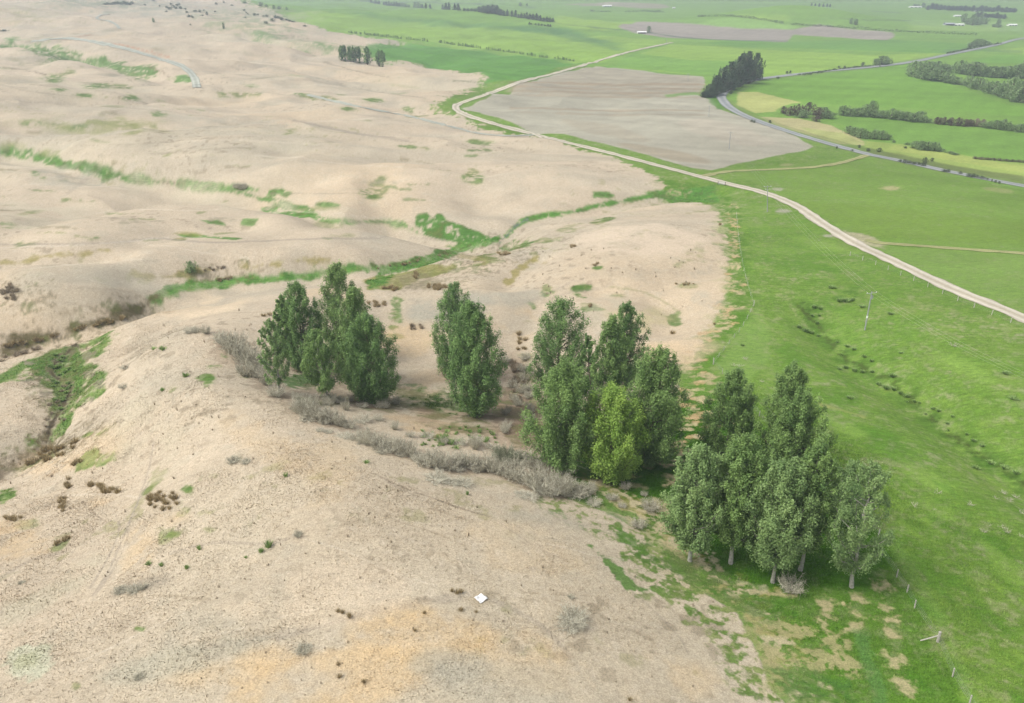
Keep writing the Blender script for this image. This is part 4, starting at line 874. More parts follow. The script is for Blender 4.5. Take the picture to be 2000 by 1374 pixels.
for i, (bx, by, tx, ty, hw, z0, mt, dens, bark, lab) in enumerate(POP):
    rng = np.random.RandomState(100+i)
    b = P(bx, by); H = topz(b, ty)
    dt = ray(tx, ty); dtx = dt[0]/dt[1]*b[1]-b[0]
    mp_ = mpp((b[0], b[1], b[2]+H*.5)); Rm = hw*mp_*1.20
    data = make_bough_tree(rng, H, (dtx, 0.0), Rm, z0, int(np.clip(56*H/16, 44, 72) if dens > .7 else 36), int(36000*dens), .125 if dens > .7 else .115, trunk_r=.23*H/18, csz=.225 if dens > .7 else .20)
    build_tree('poplar_tree', b, data, M[mt], M['bark_'+bark], lab, 'tree', 'poplars on the hill')

# small far poplars: one mesh pair, repeated
def proto_set(n_, **kw):
    return [make_tree(np.random.RandomState(kw.pop('seed', 40)+7*i), 1.0, (0, 0), kw.get('Rm', .2), **{k: v for k, v in kw.items() if k != 'Rm'}) for i in range(n_)]
class Kind:
    """meshes of unit height for a kind of far tree; placed by scaling"""
    def __init__(s, name, leafm, barkm, n_, seed, **kw):
        s.name = name; s.m = []
        for i in range(n_):
            (cv, cf, ctn), (tv, tf) = make_tree(np.random.RandomState(seed+7*i), 1.0, (0, 0), **kw)
            s.m.append((mesh_np('crown', cv, cf, leafm, False, {'tint': ctn}), mesh_np('trunk', tv, tf, barkm, True)))
        s.Rm = kw['Rm']; s.i = 0
    def put(s, x, y, hpx, hw, label, cat='tree', group=None, name=None):
        b = P(x, y); mp_ = mpp(b); H = max(topz(b, y-hpx), .5)
        r = empty(name or s.name, (b[0], b[1], b[2]-.02*H), random.random()*6.28, (hw*mp_/s.Rm, hw*mp_/s.Rm, H))
        tag(r, label, cat, group); cm, tm = s.m[s.i % len(s.m)]; s.i += 1
        link(bpy.data.objects.new('crown', cm), r); link(bpy.data.objects.new('trunk', tm), r)
        return r
random.seed(5)
def seq(kind, items, pat, cat='tree', group=None, name=None):
    """items (x, y, h, hw); label pattern with {} for the place in the row counted on screen"""
    items = sorted(items); n_ = len(items)
    for i, (x, y, h, hw) in enumerate(items):
        if kind is K_wil and n_ > 3: h, hw = h*random.uniform(.8, 1.3), hw*random.uniform(.95, 1.4)
        kind.put(x, y, h, hw, pat.format(place_words(i, n_)).replace('  ', ' ').strip(), cat, group, name)
K_pop = Kind('poplar_tree', M['poplar_dark'], M['bark_dark'], 3, 300, Rm=.22, z0=.06, nclump=45, nleaf=1500, leaf=.032, trunk_r=.012)
K_con = Kind('conifer_tree', M['conifer'], M['bark_dark'], 4, 340, Rm=.32, z0=.03, nclump=40, nleaf=1100, leaf=.045, trunk_r=.016, prof=prof_cone, kz=1.0)
K_mac = Kind('pine_tree', M['conifer'], M['bark_dark'], 4, 360, Rm=.42, z0=.03, nclump=90, nleaf=6000, leaf=.022, trunk_r=.02, prof=lambda t: np.minimum(1, (t+.05)/.2)*np.clip(1-t**2.2, 0, 1)**.6, kz=1.3, csz=.15)
K_wil = Kind('willow_tree', M['willow'], M['bark_dark'], 5, 380, Rm=.6, z0=.03, nclump=50, nleaf=2600, leaf=.035, trunk_r=.025, prof=prof_round, kz=.9, csz=.22)
K_scr = Kind('shrub', M['scrub'], M['bark_dark'], 4, 400, Rm=.6, z0=.02, nclump=22, nleaf=520, leaf=.075, trunk_r=.03, prof=prof_round, kz=.9, csz=.25)
K_bro = Kind('shrub', M['brownscrub'], M['bark_dark'], 3, 420, Rm=.6, z0=.02, nclump=26, nleaf=900, leaf=.05, trunk_r=.03, prof=prof_round, kz=.9, csz=.25)
K_pal = Kind('shrub', M['palescrub'], M['bark_dark'], 2, 440, Rm=.6, z0=.02, nclump=26, nleaf=900, leaf=.05, trunk_r=.03, prof=prof_round, kz=.9, csz=.25)
K_you = Kind('young_tree', M['poplar_dark'], M['bark_dark'], 5, 460, Rm=.3, z0=.10, nclump=14, nleaf=240, leaf=.085, trunk_r=.02, csz=.28)
seq(K_pop, [(667,118,30,7),(674,120,32,8),(684,121,31,8),(691,122,33,8),(702,123,32,8),(718,127,37,8),(741,130,34,7),(748,131,33,6)], '{} tall poplar of the small far row on the dry hill', group='far poplars on the dry hill')
# shelter belts at the top
belt = [(725,6,6,5),(733,7,6,5),(740,8,6,5)] + [(750+i*5, 10.5+i*.4, 7+(i % 3), 4) for i in range(7)]
seq(K_con, belt, '{} dark conifer of the first shelter belt at top left', group='valley shelter belt conifers')
seq(K_wil, [(786,13,8,4),(792,14,8,4),(799,14.5,5,3),(810,15,9,4),(817,16,9,4)], '{} paler tree at the right end of the first shelter belt', group='pale shelter belt trees')
seq(K_con, [(825,16.5,9,4),(832,17,11,4),(840,17.5,10,4),(865,19,10,4),(871,19,14,5),(877,19.5,15,5),(888,20.5,14,5),(895,21,14,6)], '{} pointed conifer of the second shelter belt on the green crest', group='second belt conifers')
seq(K_mac, [(907,22,6,4),(914,22.3,6,4),(921,22.6,6,4),(928,23,6,5),(936,24,11,6),(944,25,14,7),(953,26,16,8),(962,27,18,9),(970,28,18,8),(978,30,12,7)], '{} dark tree of the big rounded shelter belt on the green crest', group='big belt trees')
seq(K_con, [(984,31,11,5),(991,31.5,13,5),(1000,33,13,5),(1007,33.5,14,5),(1013,35,8,4),(1018,35.5,11,4)] , '{} conifer in the gap between the two big far belts', group='gap conifers')
seq(K_con, [(1024,36,10,5),(1029,37,13,5),(1035,38,12,6),(1041,39,12,6),(1048,40,14,6),(1055,41,11,6),(1062,42,8,5),(1068,42.5,10,5),(1074,43,9,5),(1080,43,8,4)], '{} dark conifer of the right-hand far belt', group='right belt conifers')
seq(K_con, [(1034,48,5,3),(1038,48.5,4,2.5),(1046,49,3.5,3),(1052,50,4,3),(1058,51,4.5,3),(1064,51.5,4,3),(1070,52,5,3.5),(1075,52.5,5,3)], '{} low dark tree of the short row below the right-hand belt', group='short row trees')
# young planting along the fence
yr = []
for x0, x1, n_ in ((680,756,22),(758,786,9),(788,836,11),(857,940,25),(948,1075,32),(1078,1148,16)):
    for i in range(n_):
        x = x0+(x1-x0)*(i+.5)/n_+random.uniform(-1, 1)
        y = np.interp(x, [680,756,836,857,1000,1100,1148], [64.5,73.5,82,84,104,117.5,124])
        if random.random() < .08: continue
        yr.append((x, y+random.uniform(-.4, .4), random.choice([3.5,4,4.5,5,6,6.5]), random.uniform(1.0, 1.9)))
yr = sorted(yr)[:99]
seq(K_you, yr, 'small young tree {} in the long planted row beside the green field', 'tree', 'young trees planted along the fence')
seq(K_wil, [(1016,13,8,4),(1029,12,5,3)], '{} lone small tree in the far green field at top centre', group='lone field trees')
seq(K_wil, [(1267,64,13,5)], 'rounded tree beside the open shed near the brown field')
seq(K_con, [(1585,12,6,2.5),(1592,12.5,6,2.5),(1600,13,6.5,3),(1608,13.5,6.5,3),(1615,14,7,3),(1621,14.5,7,3)], '{} tree of the little row at the foot of the far green hill', group='hill foot row')
seq(K_wil, [(1662,47,12,4),(1671,49,12,5)], '{} of the two field trees near the long hedge', group='pair of field trees')
seq(K_wil, [(1786,14,6,5),(1793,14,6,4),(1803,15,10,5)], '{} hazy tree beside the far white shed', group='hazy shed trees')
bt = [(1812+i*8, 19+i*.28+random.uniform(-1, 1), random.uniform(8, 13), random.uniform(5, 7)) for i in range(22)]
seq(K_mac, bt, '{} tree of the far hazy belt at the top right', group='far hazy belt')
seq(K_mac, [(1908+i*7.5, 33+i*.5+random.uniform(-1, 1), random.uniform(7, 12), 6) for i in range(8)], '{} dark tree of the farmyard belt at the top right', group='farmyard belt')
seq(K_wil, [(1882,44,17,5),(1890,48,16,6),(1899,50,19,7),(1908,49,17,7),(1915,46,16,6),(1924,48,13,5),(1949,50,14,4),(1941,53,6,5),(1950,54,5,6)], '{} garden tree beside the white farm shed', group='farmyard garden trees')
seq(K_wil, [(478,7,5,3.5),(509,12,9,5),(520,13,5,3),(535,17,6,4),(545,18,5,4),(560,20,5,3)], '{} small dark tree in the green valley beyond the dry ridge', group='trees beyond the dry ridge')
seq(K_pop, [(437,57,13,2.5)], 'lone slim tree standing on the far dry slope')
seq(K_wil, [(300,44,9,3)], 'lone leafless looking small tree high on the dry slope')
# pines at the bend
seq(K_mac, [(1376,190,12,11),(1386,190,26,15),(1398,187,40,16),(1411,181,50,18),(1425,176,56,20),(1440,170,60,20),(1458,164,64,22),(1474,157,54,16),(1448,160,56,18)], '{} dark pine of the clump at the bend of the sealed road', group='pines at the road bend')
# willow thickets on the flats
wa = [(1785,150,24,15),(1800,154,24,17),(1817,157,26,18),(1835,159,25,17),(1851,162,22,16),(1867,165,18,14),(1812,136,14,16),(1830,139,16,16),(1847,141,18,16)]
seq(K_wil, wa, '{} willow of the thicket nearest the sealed road', group='willows nearest the road')
wb = [(1874,144,22,15),(1888,146,26,17),(1903,148,24,17),(1920,150,22,16),(1937,151,25,17),(1953,152,28,17),(1969,152,26,17),(1985,153,29,17),(2002,153,28,18)]
seq(K_wil, wb, '{} willow of the back thicket at the right edge', group='willows of the back thicket')
wc = [(1896,170,17,14),(1911,175,18,15),(1926,179,20,15),(1941,184,28,18),(1956,189,32,18),(1972,194,36,19),(1988,199,40,19),(2005,202,40,20),(1884,167,8,8),(1962,192,18,12),(1982,199,18,13)]
seq(K_wil, wc, '{} willow of the front thicket at the right edge', group='willows of the front thicket')
# scrub along the river
seq(K_bro, [(1530,222,14,10),(1543,226,18,12),(1558,226,22,14),(1578,224,24,15),(1597,232,22,14),(1593,238,12,9)], '{} brown and dark shrub at the left end of the river scrub', 'shrub', 'brown river scrub')
seq(K_wil, [(1568,230,14,12),(1608,228,20,13),(1618,232,14,10),(1647,226,20,12),(1660,227,18,12),(1675,227,20,13),(1691,228,19,12),(1702,226,24,10),(1707,230,17,12),(1723,231,16,12),(1740,233,18,12),(1755,234,14,10),(1770,236,16,12),(1784,238,20,13),(1797,238,18,13),(1810,240,12,10)], '{} green shrub of the river scrub between two fields', 'shrub', 'green river scrub')
seq(K_bro, [(1830,242,13,12),(1843,244,15,12),(1857,245,15,12),(1871,246,16,12),(1885,247,14,12),(1894,247,14,10)], '{} dark brown shrub in the right half of the river scrub', 'shrub', 'dark brown scrub')
seq(K_pal, [(1905,247,15,10),(1917,248,15,10)], '{} pale bare shrub among the river scrub', 'shrub', 'pale river scrub')
seq(K_wil, [(1930,250,14,12),(1945,252,16,13),(1960,254,16,13),(1975,256,12,10),(1992,258,16,12),(2005,259,14,12)], '{} green shrub at the right end of the river scrub', 'shrub', 'right end river scrub')
seq(K_wil, [(1658,262,14,8),(1668,266,16,9),(1680,270,15,10),(1693,271,14,10),(1707,272,15,10),(1721,273,14,10),(1733,273,11,8)], '{} shrub of the clump above the hay strip', 'shrub', 'shrubs above the hay strip')
seq(K_wil, [(1788,290,14,10),(1799,293,17,11),(1811,294,17,12),(1824,295,14,11),(1834,296,8,8),(1771,283,5,5),(1745,279,4,4),(1855,300,4,8),(1865,303,4,8)], '{} shrub of the rounded clump on the river flat', 'shrub', 'rounded clump shrubs')
seq(K_bro, [(1905+i*12, 311+i*.9, 5, 7) for i in range(9)], '{} low brown bush on the river bank at the right edge', 'shrub', 'river bank bushes')
seq(K_wil, [(1712,126,12,9),(1722,127,18,14),(1732,126,14,9)], '{} rounded bush above the sealed road', 'shrub', 'rounded roadside bushes')
seq(K_wil, [(1897,92,11,8),(1906,92,15,9),(1915,90,14,9),(1924,88,7,8)], '{} bush beside the far straight of the sealed road', 'shrub', 'far roadside bushes')
# roadside shrubs
rsd = [(1427,184,7,4),(1468,239,5,3),(1473,240,5,3),(1504,240,5,3.5),(1519,154,4,3.5),(1537,145,6,3),(1543,144,6,3),(1583,146,2,3),(1603,143,4,2.5),(1629,138,4,2.5),(1638,133,4,3.5),(1650,132,3,3),(1668,134,3,3),(1685,129,7,4),(1718,131,3,2),(1742,124,4,2)]
seq(K_scr, rsd, 'dark roadside shrub {} along the bend of the sealed road', 'shrub', 'shrubs along the road bend')
rs2 = [(1634,291,5,2),(1664,296,4,2.5),(1678,289,6,4),(1696,296,6,5),(1717,297,8,5),(1758,317,5,4),(1768,319,7,6),(1776,320,6,5),(1785,322,6,6),(1794,323,6,5),(1803,325,8,6),(1806,320,12,6),(1820,316,7,4),(1844,336,5,5),(1852,337,6,5),(1875,341,6,4),(1892,346,7,5),(1900,347,8,6),(1908,348,6,5),(1918,350,6,6),(1928,352,4,3),(1937,355,5,2),(1944,357,5,2.5),(1951,359,5,3),(1768,290,4,4)]
seq(K_scr, rs2, 'dark roadside shrub {} along the right-hand straight', 'shrub', 'shrubs along the right straight')
# scrub on the far dry ridge
hb = [(205,10,4,4),(211,9,4,4),(218,10,4,5),(224,9,5,5),(230,8,5,5),(236,10,5,5),(242,7,5,5),(248,9,5,5),(254,10,4,4),(259,8,5,4),(283,11,3,3),(300,2,3,3),(312,13,3,2),(325,24,3,3),(326,16,4,4),(331,19,5,5),(334,10,4,4),(339,15,5,4),(344,18,4,4),(346,12,4,4),(350,10,4,3),(352,17,4,4),(362,19,3,3),(365,26,4,3),(369,34,5,4),(374,34,4,3),(376,35,3,3),(379,23,3,3),(383,22,3,2),(390,24,5,3),(395,32,3,3),(398,22,3,2),(404,29,6,3),(420,24,3,3),(422,9,4,3),(437,6,3,3),(453,12,3,3),(477,22,4,3),(481,26,3,2),(479,36,3,3),(484,29,3,2),(497,31,5,4),(504,30,3,3),(515,33,3,3),(520,46,4,5),(521,33,4,4),(532,42,6,4),(538,36,6,5),(544,38,6,5),(550,39,5,5),(560,40,3,4),(566,42,3,4),(573,44,3,4),(595,52,3,4),(8,62,4,7),(372,50,3,2)]
seq(K_scr, hb, 'dark scrub bush {} on the far dry ridge', 'shrub', 'scrub bushes on the far dry ridge')
seq(K_wil, [(374,532,22,12)], 'round green bush on the olive strip at left', 'shrub')
# hedges as long plants
def hedge(pts, h, wid, label, name='hedge'):
    c = catmull(pts, 6); a = np.array([P(x, y) for x, y in c]); rng = np.random.RandomState(int(pts[0][0]))
    seg = np.r_[0, np.cumsum(np.linalg.norm(np.diff(a, axis=0), axis=1))]; n_ = int(seg[-1]/1.0*6)
    s = rng.rand(n_)*seg[-1]; x = np.interp(s, seg, a[:,0])+rng.normal(size=n_)*wid*.35; y = np.interp(s, seg, a[:,1])+rng.normal(size=n_)*wid*.35
    z = height(x, y)+rng.rand(n_)*h*(.75+.5*vnoise(s/9, s*0))
    b = a[0]; cc = np.stack([x, y, z], 1)-b
    v, f, tn = leaf_quads(rng, cc, .7, rng.rand(n_))
    o = link(bpy.data.objects.new(name, mesh_np(name, v, f, M['scrub'], False, {'tint': tn}))); o.location = b
    tag(o, label, 'hedge'); return o
hedge([(1362,33.5),(1420,32.5),(1470,37),(1530,47)], 3.0, 3, 'dark curved hedge at the foot of the far green hill')
hedge([(1545,49),(1640,54.5),(1740,62),(1800,64.5),(1908,69.5)], 3.0, 3, 'long straight dark hedge above the brown strip of field')
hedge([(1152,22.5),(1192,24.5)], 3.5, 4, 'short dark hedge left of the two far hedges')
hedge([(1220,24.5),(1260,23.5),(1297,25.5)], 3.5, 4, 'longer right one of the two far straight hedges')
hedge([(1850,106),(1880,100),(1905,94),(1930,90),(1955,86)], 2.0, 3, 'dark ragged hedge on the upper verge of the sealed road')
hedge([(1560,148),(1620,139),(1660,134),(1700,130),(1740,126)], 1.0, 2.5, 'low brown verge growth along the sealed road below the rounded bush')

# ------------------------------------------------------------------ dead brush, rushes, weeds
def twig_mesh(rng, cnt=260, flat=1.0, th=.022, spread=.55, fine=3):
    """bare branching twigs of a dead bush, unit height"""
    c0 = []; c1 = []; tn = []; w_ = []
    for i in range(cnt//4):
        a = rng.rand()*6.28; r = rng.rand()**.5*.18; b = np.array([math.cos(a)*r, math.sin(a)*r, 0.]); 
        d = np.array([math.cos(a)*spread*(.3+rng.rand()), math.sin(a)*spread*(.3+rng.rand()), (.35+.65*rng.rand())*flat])
        m_ = b+d*.55+rng.normal(size=3)*.04; e = b+d+rng.normal(size=3)*.07
        c0 += [b, m_]; c1 += [m_, e]; w_ += [th, th*.7]; tt_ = rng.rand(); tn += [tt_, tt_]
        for k in range(fine):
            s_ = b+(e-b)*(.35+.6*rng.rand()); q = s_+rng.normal(size=3)*.14+np.array([0, 0, .07]); q[2] = max(q[2], .01)
            c0.append(s_); c1.append(q); w_.append(th*.55); tn.append(rng.rand())
    c0 = np.array(c0); c1 = np.array(c1); w_ = np.array(w_)
    d = c1-c0; n1_ = rng.normal(size=d.shape); n1_ -= (n1_*d).sum(1)[:,None]*d/((d*d).sum(1)[:,None]+1e-9); n1_ /= np.linalg.norm(n1_, axis=1)[:,None]
    n2_ = np.cross(d, n1_); n2_ /= (np.linalg.norm(n2_, axis=1)[:,None]+1e-9)
    V = np.stack([c0+n1_*w_[:,None], c0-n1_*w_[:,None]*.5+n2_*w_[:,None]*.87, c0-n1_*w_[:,None]*.5-n2_*w_[:,None]*.87, c1], 1).reshape(-1, 3)
    k = np.arange(len(c0))*4; F_ = np.concatenate([np.stack([k, k+1, k+3], 1), np.stack([k+1, k+2, k+3], 1), np.stack([k+2, k, k+3], 1)])
    return V, F_, np.repeat(np.array(tn), 4)
def blade_mesh(rng, cnt=110, spread=.55, th=.035):
    n_ = cnt
    a = rng.rand(n_)*6.28; r = rng.rand(n_)**.5*.22; lean = rng.rand(n_)**.8*spread
    b = np.stack([np.cos(a)*r, np.sin(a)*r, 0*a], 1); h = .6+.4*rng.rand(n_)
    e = b+np.stack([np.cos(a)*lean, np.sin(a)*lean, h*np.cos(lean)], 1)
    s = rng.rand(n_)*6.28; w_ = np.stack([np.cos(s)*th, np.sin(s)*th, 0*s], 1)
    m_ = b*.45+e*.55+np.array([0, 0, .05])
    V = np.stack([b-w_, b+w_, m_+w_*.8, m_-w_*.8, e], 1).reshape(-1, 3); k = np.arange(n_)*5
    F_ = np.concatenate([np.stack([k, k+1, k+2], 1), np.stack([k, k+2, k+3], 1), np.stack([k+3, k+2, k+4], 1)])
    return V, F_, np.repeat(rng.rand(n_), 5)
class Small:
    def __init__(s, name, builder, mat, n_, seed, cat, **kw):
        s.name = name; s.cat = cat; s.ms = []; s.i = 0
        for i in range(n_):
            v, f, tn = builder(np.random.RandomState(seed+i), **kw); s.ms.append(mesh_np(name, v, f, mat, False, {'tint': tn}))
    def put(s, x, y, hm, wm, label, group=None):
        b = P(x, y); o = link(bpy.data.objects.new(s.name, s.ms[s.i % len(s.ms)])); s.i += 1
        o.location = (b[0], b[1], b[2]-.03); o.rotation_euler = (random.uniform(-.08, .08), random.uniform(-.08, .08), random.random()*6.28); o.scale = (wm, wm, hm)
        tag(o, label, s.cat, group); return o
    def row(s, items, pat, group=None, sc_=1.0):
        """items (x, y, height px, half width px)"""
        items = sorted(items); n_ = len(items)
        for i, (x, y, h, hw) in enumerate(items):
            b = P(x, y); mp_ = mpp(b)
            h, hw = h*sc_, hw*sc_
            q_ = (.8, .75) if s.name.startswith('rush') else (random.uniform(.7, 1.35), random.uniform(.8, 1.2))
            s.put(x, y, h*mp_*1.12*q_[0], hw*mp_/.55*q_[1], pat.format(place_words(i, n_)).replace('  ', ' ').strip(), group)
S_dead = Small('dead_shrub', twig_mesh, M['dead'], 6, 500, 'shrub', cnt=420, th=.017, spread=.62, fine=6)
S_deadf = Small('brush_pile', twig_mesh, M['dead'], 3, 520, 'brush pile', cnt=700, th=.02, spread=.75, fine=4)
S_stk = Small('stick_heap', twig_mesh, M['dead'], 4, 590, 'stick heap', cnt=80, th=.03, spread=.7, fine=2)
S_dgr = Small('dead_shrub', twig_mesh, M['deadgreen'], 3, 530, 'shrub', cnt=900, th=.016, spread=.6, fine=6)
S_rush = Small('rush_tuft', blade_mesh, M['rush'], 4, 540, 'rush tuft', cnt=75, spread=.8, th=.03)
S_rgre = Small('rush_tuft', blade_mesh, M['rushgrey'], 4, 550, 'rush tuft', cnt=75, spread=.8, th=.03)
S_grn = Small('rush_clump', blade_mesh, M['rushgreen'], 4, 560, 'rush tuft', spread=.75, th=.05)
S_weed = Small('weed', blade_mesh, M['rushgreen'], 3, 570, 'weed', cnt=40, spread=.7, th=.06)
S_sprig = Small('weed_sprig', blade_mesh, M['rushgrey'], 3, 580, 'weed', cnt=16, spread=.5, th=.06)
S_dead.row([(372,650,14,9),(383,650,10,7),(402,652,14,8),(434,668,26,14),(446,676,30,16),(458,690,34,18),(470,702,34,18),(484,712,34,18),(497,722,30,16),(505,738,28,14),(478,735,22,14),(520,752,26,12),(540,775,28,13)], '{} grey leafless bush of the dead thicket left of the left poplars', 'dead thicket left of the poplars')
S_dead.row([(582,806,30,15),(596,812,30,16),(612,818,28,15),(628,822,26,15),(646,826,26,15),(662,832,22,13),(684,836,16,12),(700,858,18,14),(715,866,24,16),(731,870,26,17),(748,876,28,17),(764,882,28,17),(782,886,26,16),(798,890,26,16)], '{} grey dead bush in the left half of the long dead hedge', 'left half of the dead hedge')
S_dead.row([(816,900,26,15),(830,908,28,17),(846,912,28,17),(862,914,28,17),(880,916,28,17),(897,912,28,16),(914,914,30,17),(930,918,28,17),(948,918,28,17),(966,922,30,17),(984,926,32,18),(1002,934,32,18),(1020,942,34,19),(1038,952,34,20),(1054,960,34,20),(1070,966,36,21),(1086,966,34,20),(1102,968,34,20),(1120,968,30,18),(1136,968,26,16),(1152,966,20,13),(1012,908,26,16),(1040,915,26,16),(1062,930,26,16),(1092,940,24,15)], '{} grey dead bush in the right half of the long dead hedge', 'right half of the dead hedge')
S_dgr.row([(976,900,24,14),(990,902,26,15),(1004,902,24,14),(1030,906,22,14),(905,912,20,10),(595,800,24,14),(640,782,14,10)], '{} dead bush still partly green along the dead hedge', 'partly green dead bushes')
rq = np.random.RandomState(91)
hx = [572, 640, 720, 800, 880, 960, 1040, 1120]; hy = [786, 806, 842, 868, 892, 892, 915, 935]
S_dead.row([(x_, np.interp(x_, hx, hy)-4-rq.rand()*26, 10+12*rq.rand(), 8+8*rq.rand()) for x_ in np.linspace(580, 1120, 18)], '{} small dead bush on the upper fringe of the long dead hedge', 'upper fringe of the dead hedge')
S_dead.row([(x_, np.interp(x_, hx, hy)+14+rq.rand()*22, 5+6*rq.rand(), 6+8*rq.rand()) for x_ in np.linspace(600, 1150, 16)], '{} low broken bush on the lower fringe of the long dead hedge', 'lower fringe of the dead hedge')
S_dead.row([(980+60*rq.rand(), 700+150*rq.rand(), 9+9*rq.rand(), 6+7*rq.rand()) for _ in range(26)], '{} grey dead bush in the hollow left of the centre clump', 'dead bushes in the hollow')
S_dead.row([(640+150*rq.rand(), 780+22*rq.rand(), 6+7*rq.rand(), 6+7*rq.rand()) for _ in range(14)], '{} low grey dead bush under the left clump of poplars', 'dead bushes under the left clump')
S_dead.row([(928,878,26,9)], 'upright grey dead bush standing alone above the dead hedge')
S_dead.row([(1543,1156,28,24)], 'pale pinkish dead bush at the foot of the front poplar')
S_deadf.row([(850,938,14,26),(880,944,14,26),(905,946,12,24)], '{} flat pile of grey cut branches below the dead hedge', 'flat branch piles', .6)
S_deadf.row([(1018,968,6,12),(1035,972,5,12)], '{} fallen branch lying on the dry ground below the dead hedge', 'fallen branches')
S_deadf.row([(1222,955,16,10),(1258,968,8,6),(1195,975,10,10),(1270,996,16,13),(1247,1030,12,12),(1160,985,8,12),(1215,990,6,8)], '{} small pile of dead sticks on the green below the centre clump', 'stick piles on the green')
S_stk.row([(1706,918,8,12),(1786,990,9,8),(1832,962,9,10),(1895,986,8,8),(1826,996,5,6),(1960,964,8,9),(1945,974,5,8),(1985,972,6,8),(1972,978,5,7),(1922,1040,7,10),(1932,1025,5,8),(1967,1040,12,10),(1955,1030,5,8),(1994,1048,7,7),(1997,1004,12,9),(1862,676,7,10),(1456,702,7,7),(1432,714,5,7),(1487,746,4,6),(1447,715,3,8)], '{} small grey heap of dead sticks on the green pasture', 'stick heaps on the pasture', .8)
S_deadf.row([(592,1272,10,14),(1118,1212,18,20),(1112,1225,8,16),(1115,1168,5,6),(480,904,8,9),(455,902,7,9),(245,720,7,8),(242,758,7,10),(582,1047,10,6),(262,1155,8,12),(235,1156,8,10),(280,1150,8,8),(640,845,6,8),(625,842,4,6),(42,1140,5,6),(270,1325,7,8)], '{} small grey dead bush lying on the bare dry hill', 'small dead bushes on the dry hill')
S_dead.row([(462,368,9,6),(470,370,10,7),(478,370,8,6)], '{} purplish grey bush above the upper green gully', 'purplish gully bushes')
def clus(K_, cx, cy, rx, ry, n_, h, hw, pat, group, seed, rot=0):
    rng = np.random.RandomState(seed); it = []
    c, s = math.cos(R(rot)), math.sin(R(rot))
    for i in range(n_):
        a = rng.rand()*6.28; r = rng.rand()**.5; u, v = math.cos(a)*r*rx, math.sin(a)*r*ry
        k = .75+.5*rng.rand(); it.append((cx+u*c-v*s, cy+u*s+v*c, h*k, hw*k))
    K_.row(it, pat, group)
clus(S_rush, 122,985,7,16,9, 13,7, 'brown rush tuft {} in the upright file left of the dirt track', 'rush file', 1)
clus(S_rush, 133,946,7,10,6, 13,7, 'brown rush tuft {} in the patch just above the upright file', 'rush patch above the file', 2)
clus(S_rush, 205,958,32,8,16, 14,8, 'brown rush tuft {} in the wide band left of the dirt track', 'wide rush band', 3, 14)
clus(S_rush, 318,980,30,20,24, 14,7, 'brown rush tuft {} in the big patch right of the dirt track', 'big rush patch', 4)
clus(S_rush, 25,1014,26,4,9, 10,7, 'brown rush tuft {} in the row at the left edge of the hill', 'left edge rush row', 5)
clus(S_rush, 122,1060,16,6,7, 11,7, 'brown rush tuft {} in the small patch below the upright file', 'small rush patch', 6, -30)
clus(S_rush, 100,888,56,13,26, 15,8, 'brown rush tuft {} in the thick bank where the left stream widens', 'stream bank rushes', 7, -22)
clus(S_rush, 150,908,9,6,5, 12,7, 'brown rush tuft {} beside the small green patch under the stream bank', 'green patch rushes', 8)
clus(S_rush, 60,668,60,4,17, 9,7, 'dark rush tuft {} on the upper rim of the dark left gully', 'dark gully rim rushes', 9, -12)
clus(S_rush, 195,634,62,4,17, 9,7, 'dark rush tuft {} in the middle stretch of the dark left gully', 'dark gully middle rushes', 10, -14)
clus(S_rgre, 40,693,50,6,14, 8,7, 'brownish rush tuft {} on the lower rim of the dark left gully', 'dark gully lower rushes', 11, -16)
clus(S_rgre, 18,572,18,16,15, 10,7, 'grey-brown rush tuft {} in the scattered patch at the far left edge', 'far left rushes', 12)
clus(S_rush, 855,563,26,7,20, 10,5, 'brown rush tuft {} in the thick patch behind the lone pair of poplars', 'rushes behind the pair', 13)
clus(S_rush, 765,565,18,4,10, 8,6, 'brown rush tuft {} at the lower edge of the olive wet flat', 'olive flat rushes', 14)
clus(S_rush, 813,540,9,5,5, 10,6, 'olive rush tuft {} in the middle of the wet flat', 'mid flat rushes', 15)
clus(S_rush, 737,595,20,6,12, 9,6, 'brown rush tuft {} right behind the left clump of poplars', 'rushes behind the left clump', 16)
clus(S_rgre, 812,640,14,5,8, 9,6, 'grey-brown rush tuft {} left of the lone pair of poplars', 'rushes left of the pair', 17)
clus(S_rgre, 1008,745,18,44,24, 13,7, 'grey-brown rush tuft {} in the hollow between the pair and centre clump', 'hollow rushes', 18)
clus(S_rush, 1018,672,10,22,8, 11,7, 'brown rush tuft {} at the top of the hollow beside the centre clump', 'upper hollow rushes', 19)
clus(S_rush, 985,497,14,3,8, 6,6, 'brown rush tuft {} at the meeting of the green gullies', 'gully meeting rushes', 20)
clus(S_rush, 1118,482,8,3,4, 7,5, 'brown rush tuft {} on the sprayed dome above the centre clump', 'dome rushes', 21)
clus(S_rush, 1152,598,7,3,4, 8,5, 'reddish rush tuft {} between green patches above the centre clump', 'green patch rushes above clump', 22)
clus(S_rush, 1338,556,18,3,7, 5,4, 'dark rush tuft {} in the short row on the dry dome at right', 'dome short row', 23)
clus(S_rush, 1162,517,6,5,4, 6,4, 'dark rush tuft {} beside the tiny green spot on the dome', 'green spot rushes', 24)
clus(S_rush, 696,520,60,2,0, 5,5, '', '', 25)
clus(S_rush, 805,512,70,3,9, 6,4, 'dark rush tuft {} along the far bank of the main gully', 'gully far bank rushes', 26, -12)
clus(S_rgre, 425,526,30,3,8, 6,4, 'brown rush tuft {} along the olive strip beside the round bush', 'olive strip rushes', 27, -6)
clus(S_rush, 520,500+49,0.1,.1,0, 5,5, '', '', 28)
clus(S_rush, 430,549,26,3,8, 6,5, 'dark rush tuft {} on the bank of the curved green gully', 'curved gully rushes', 29, -12)
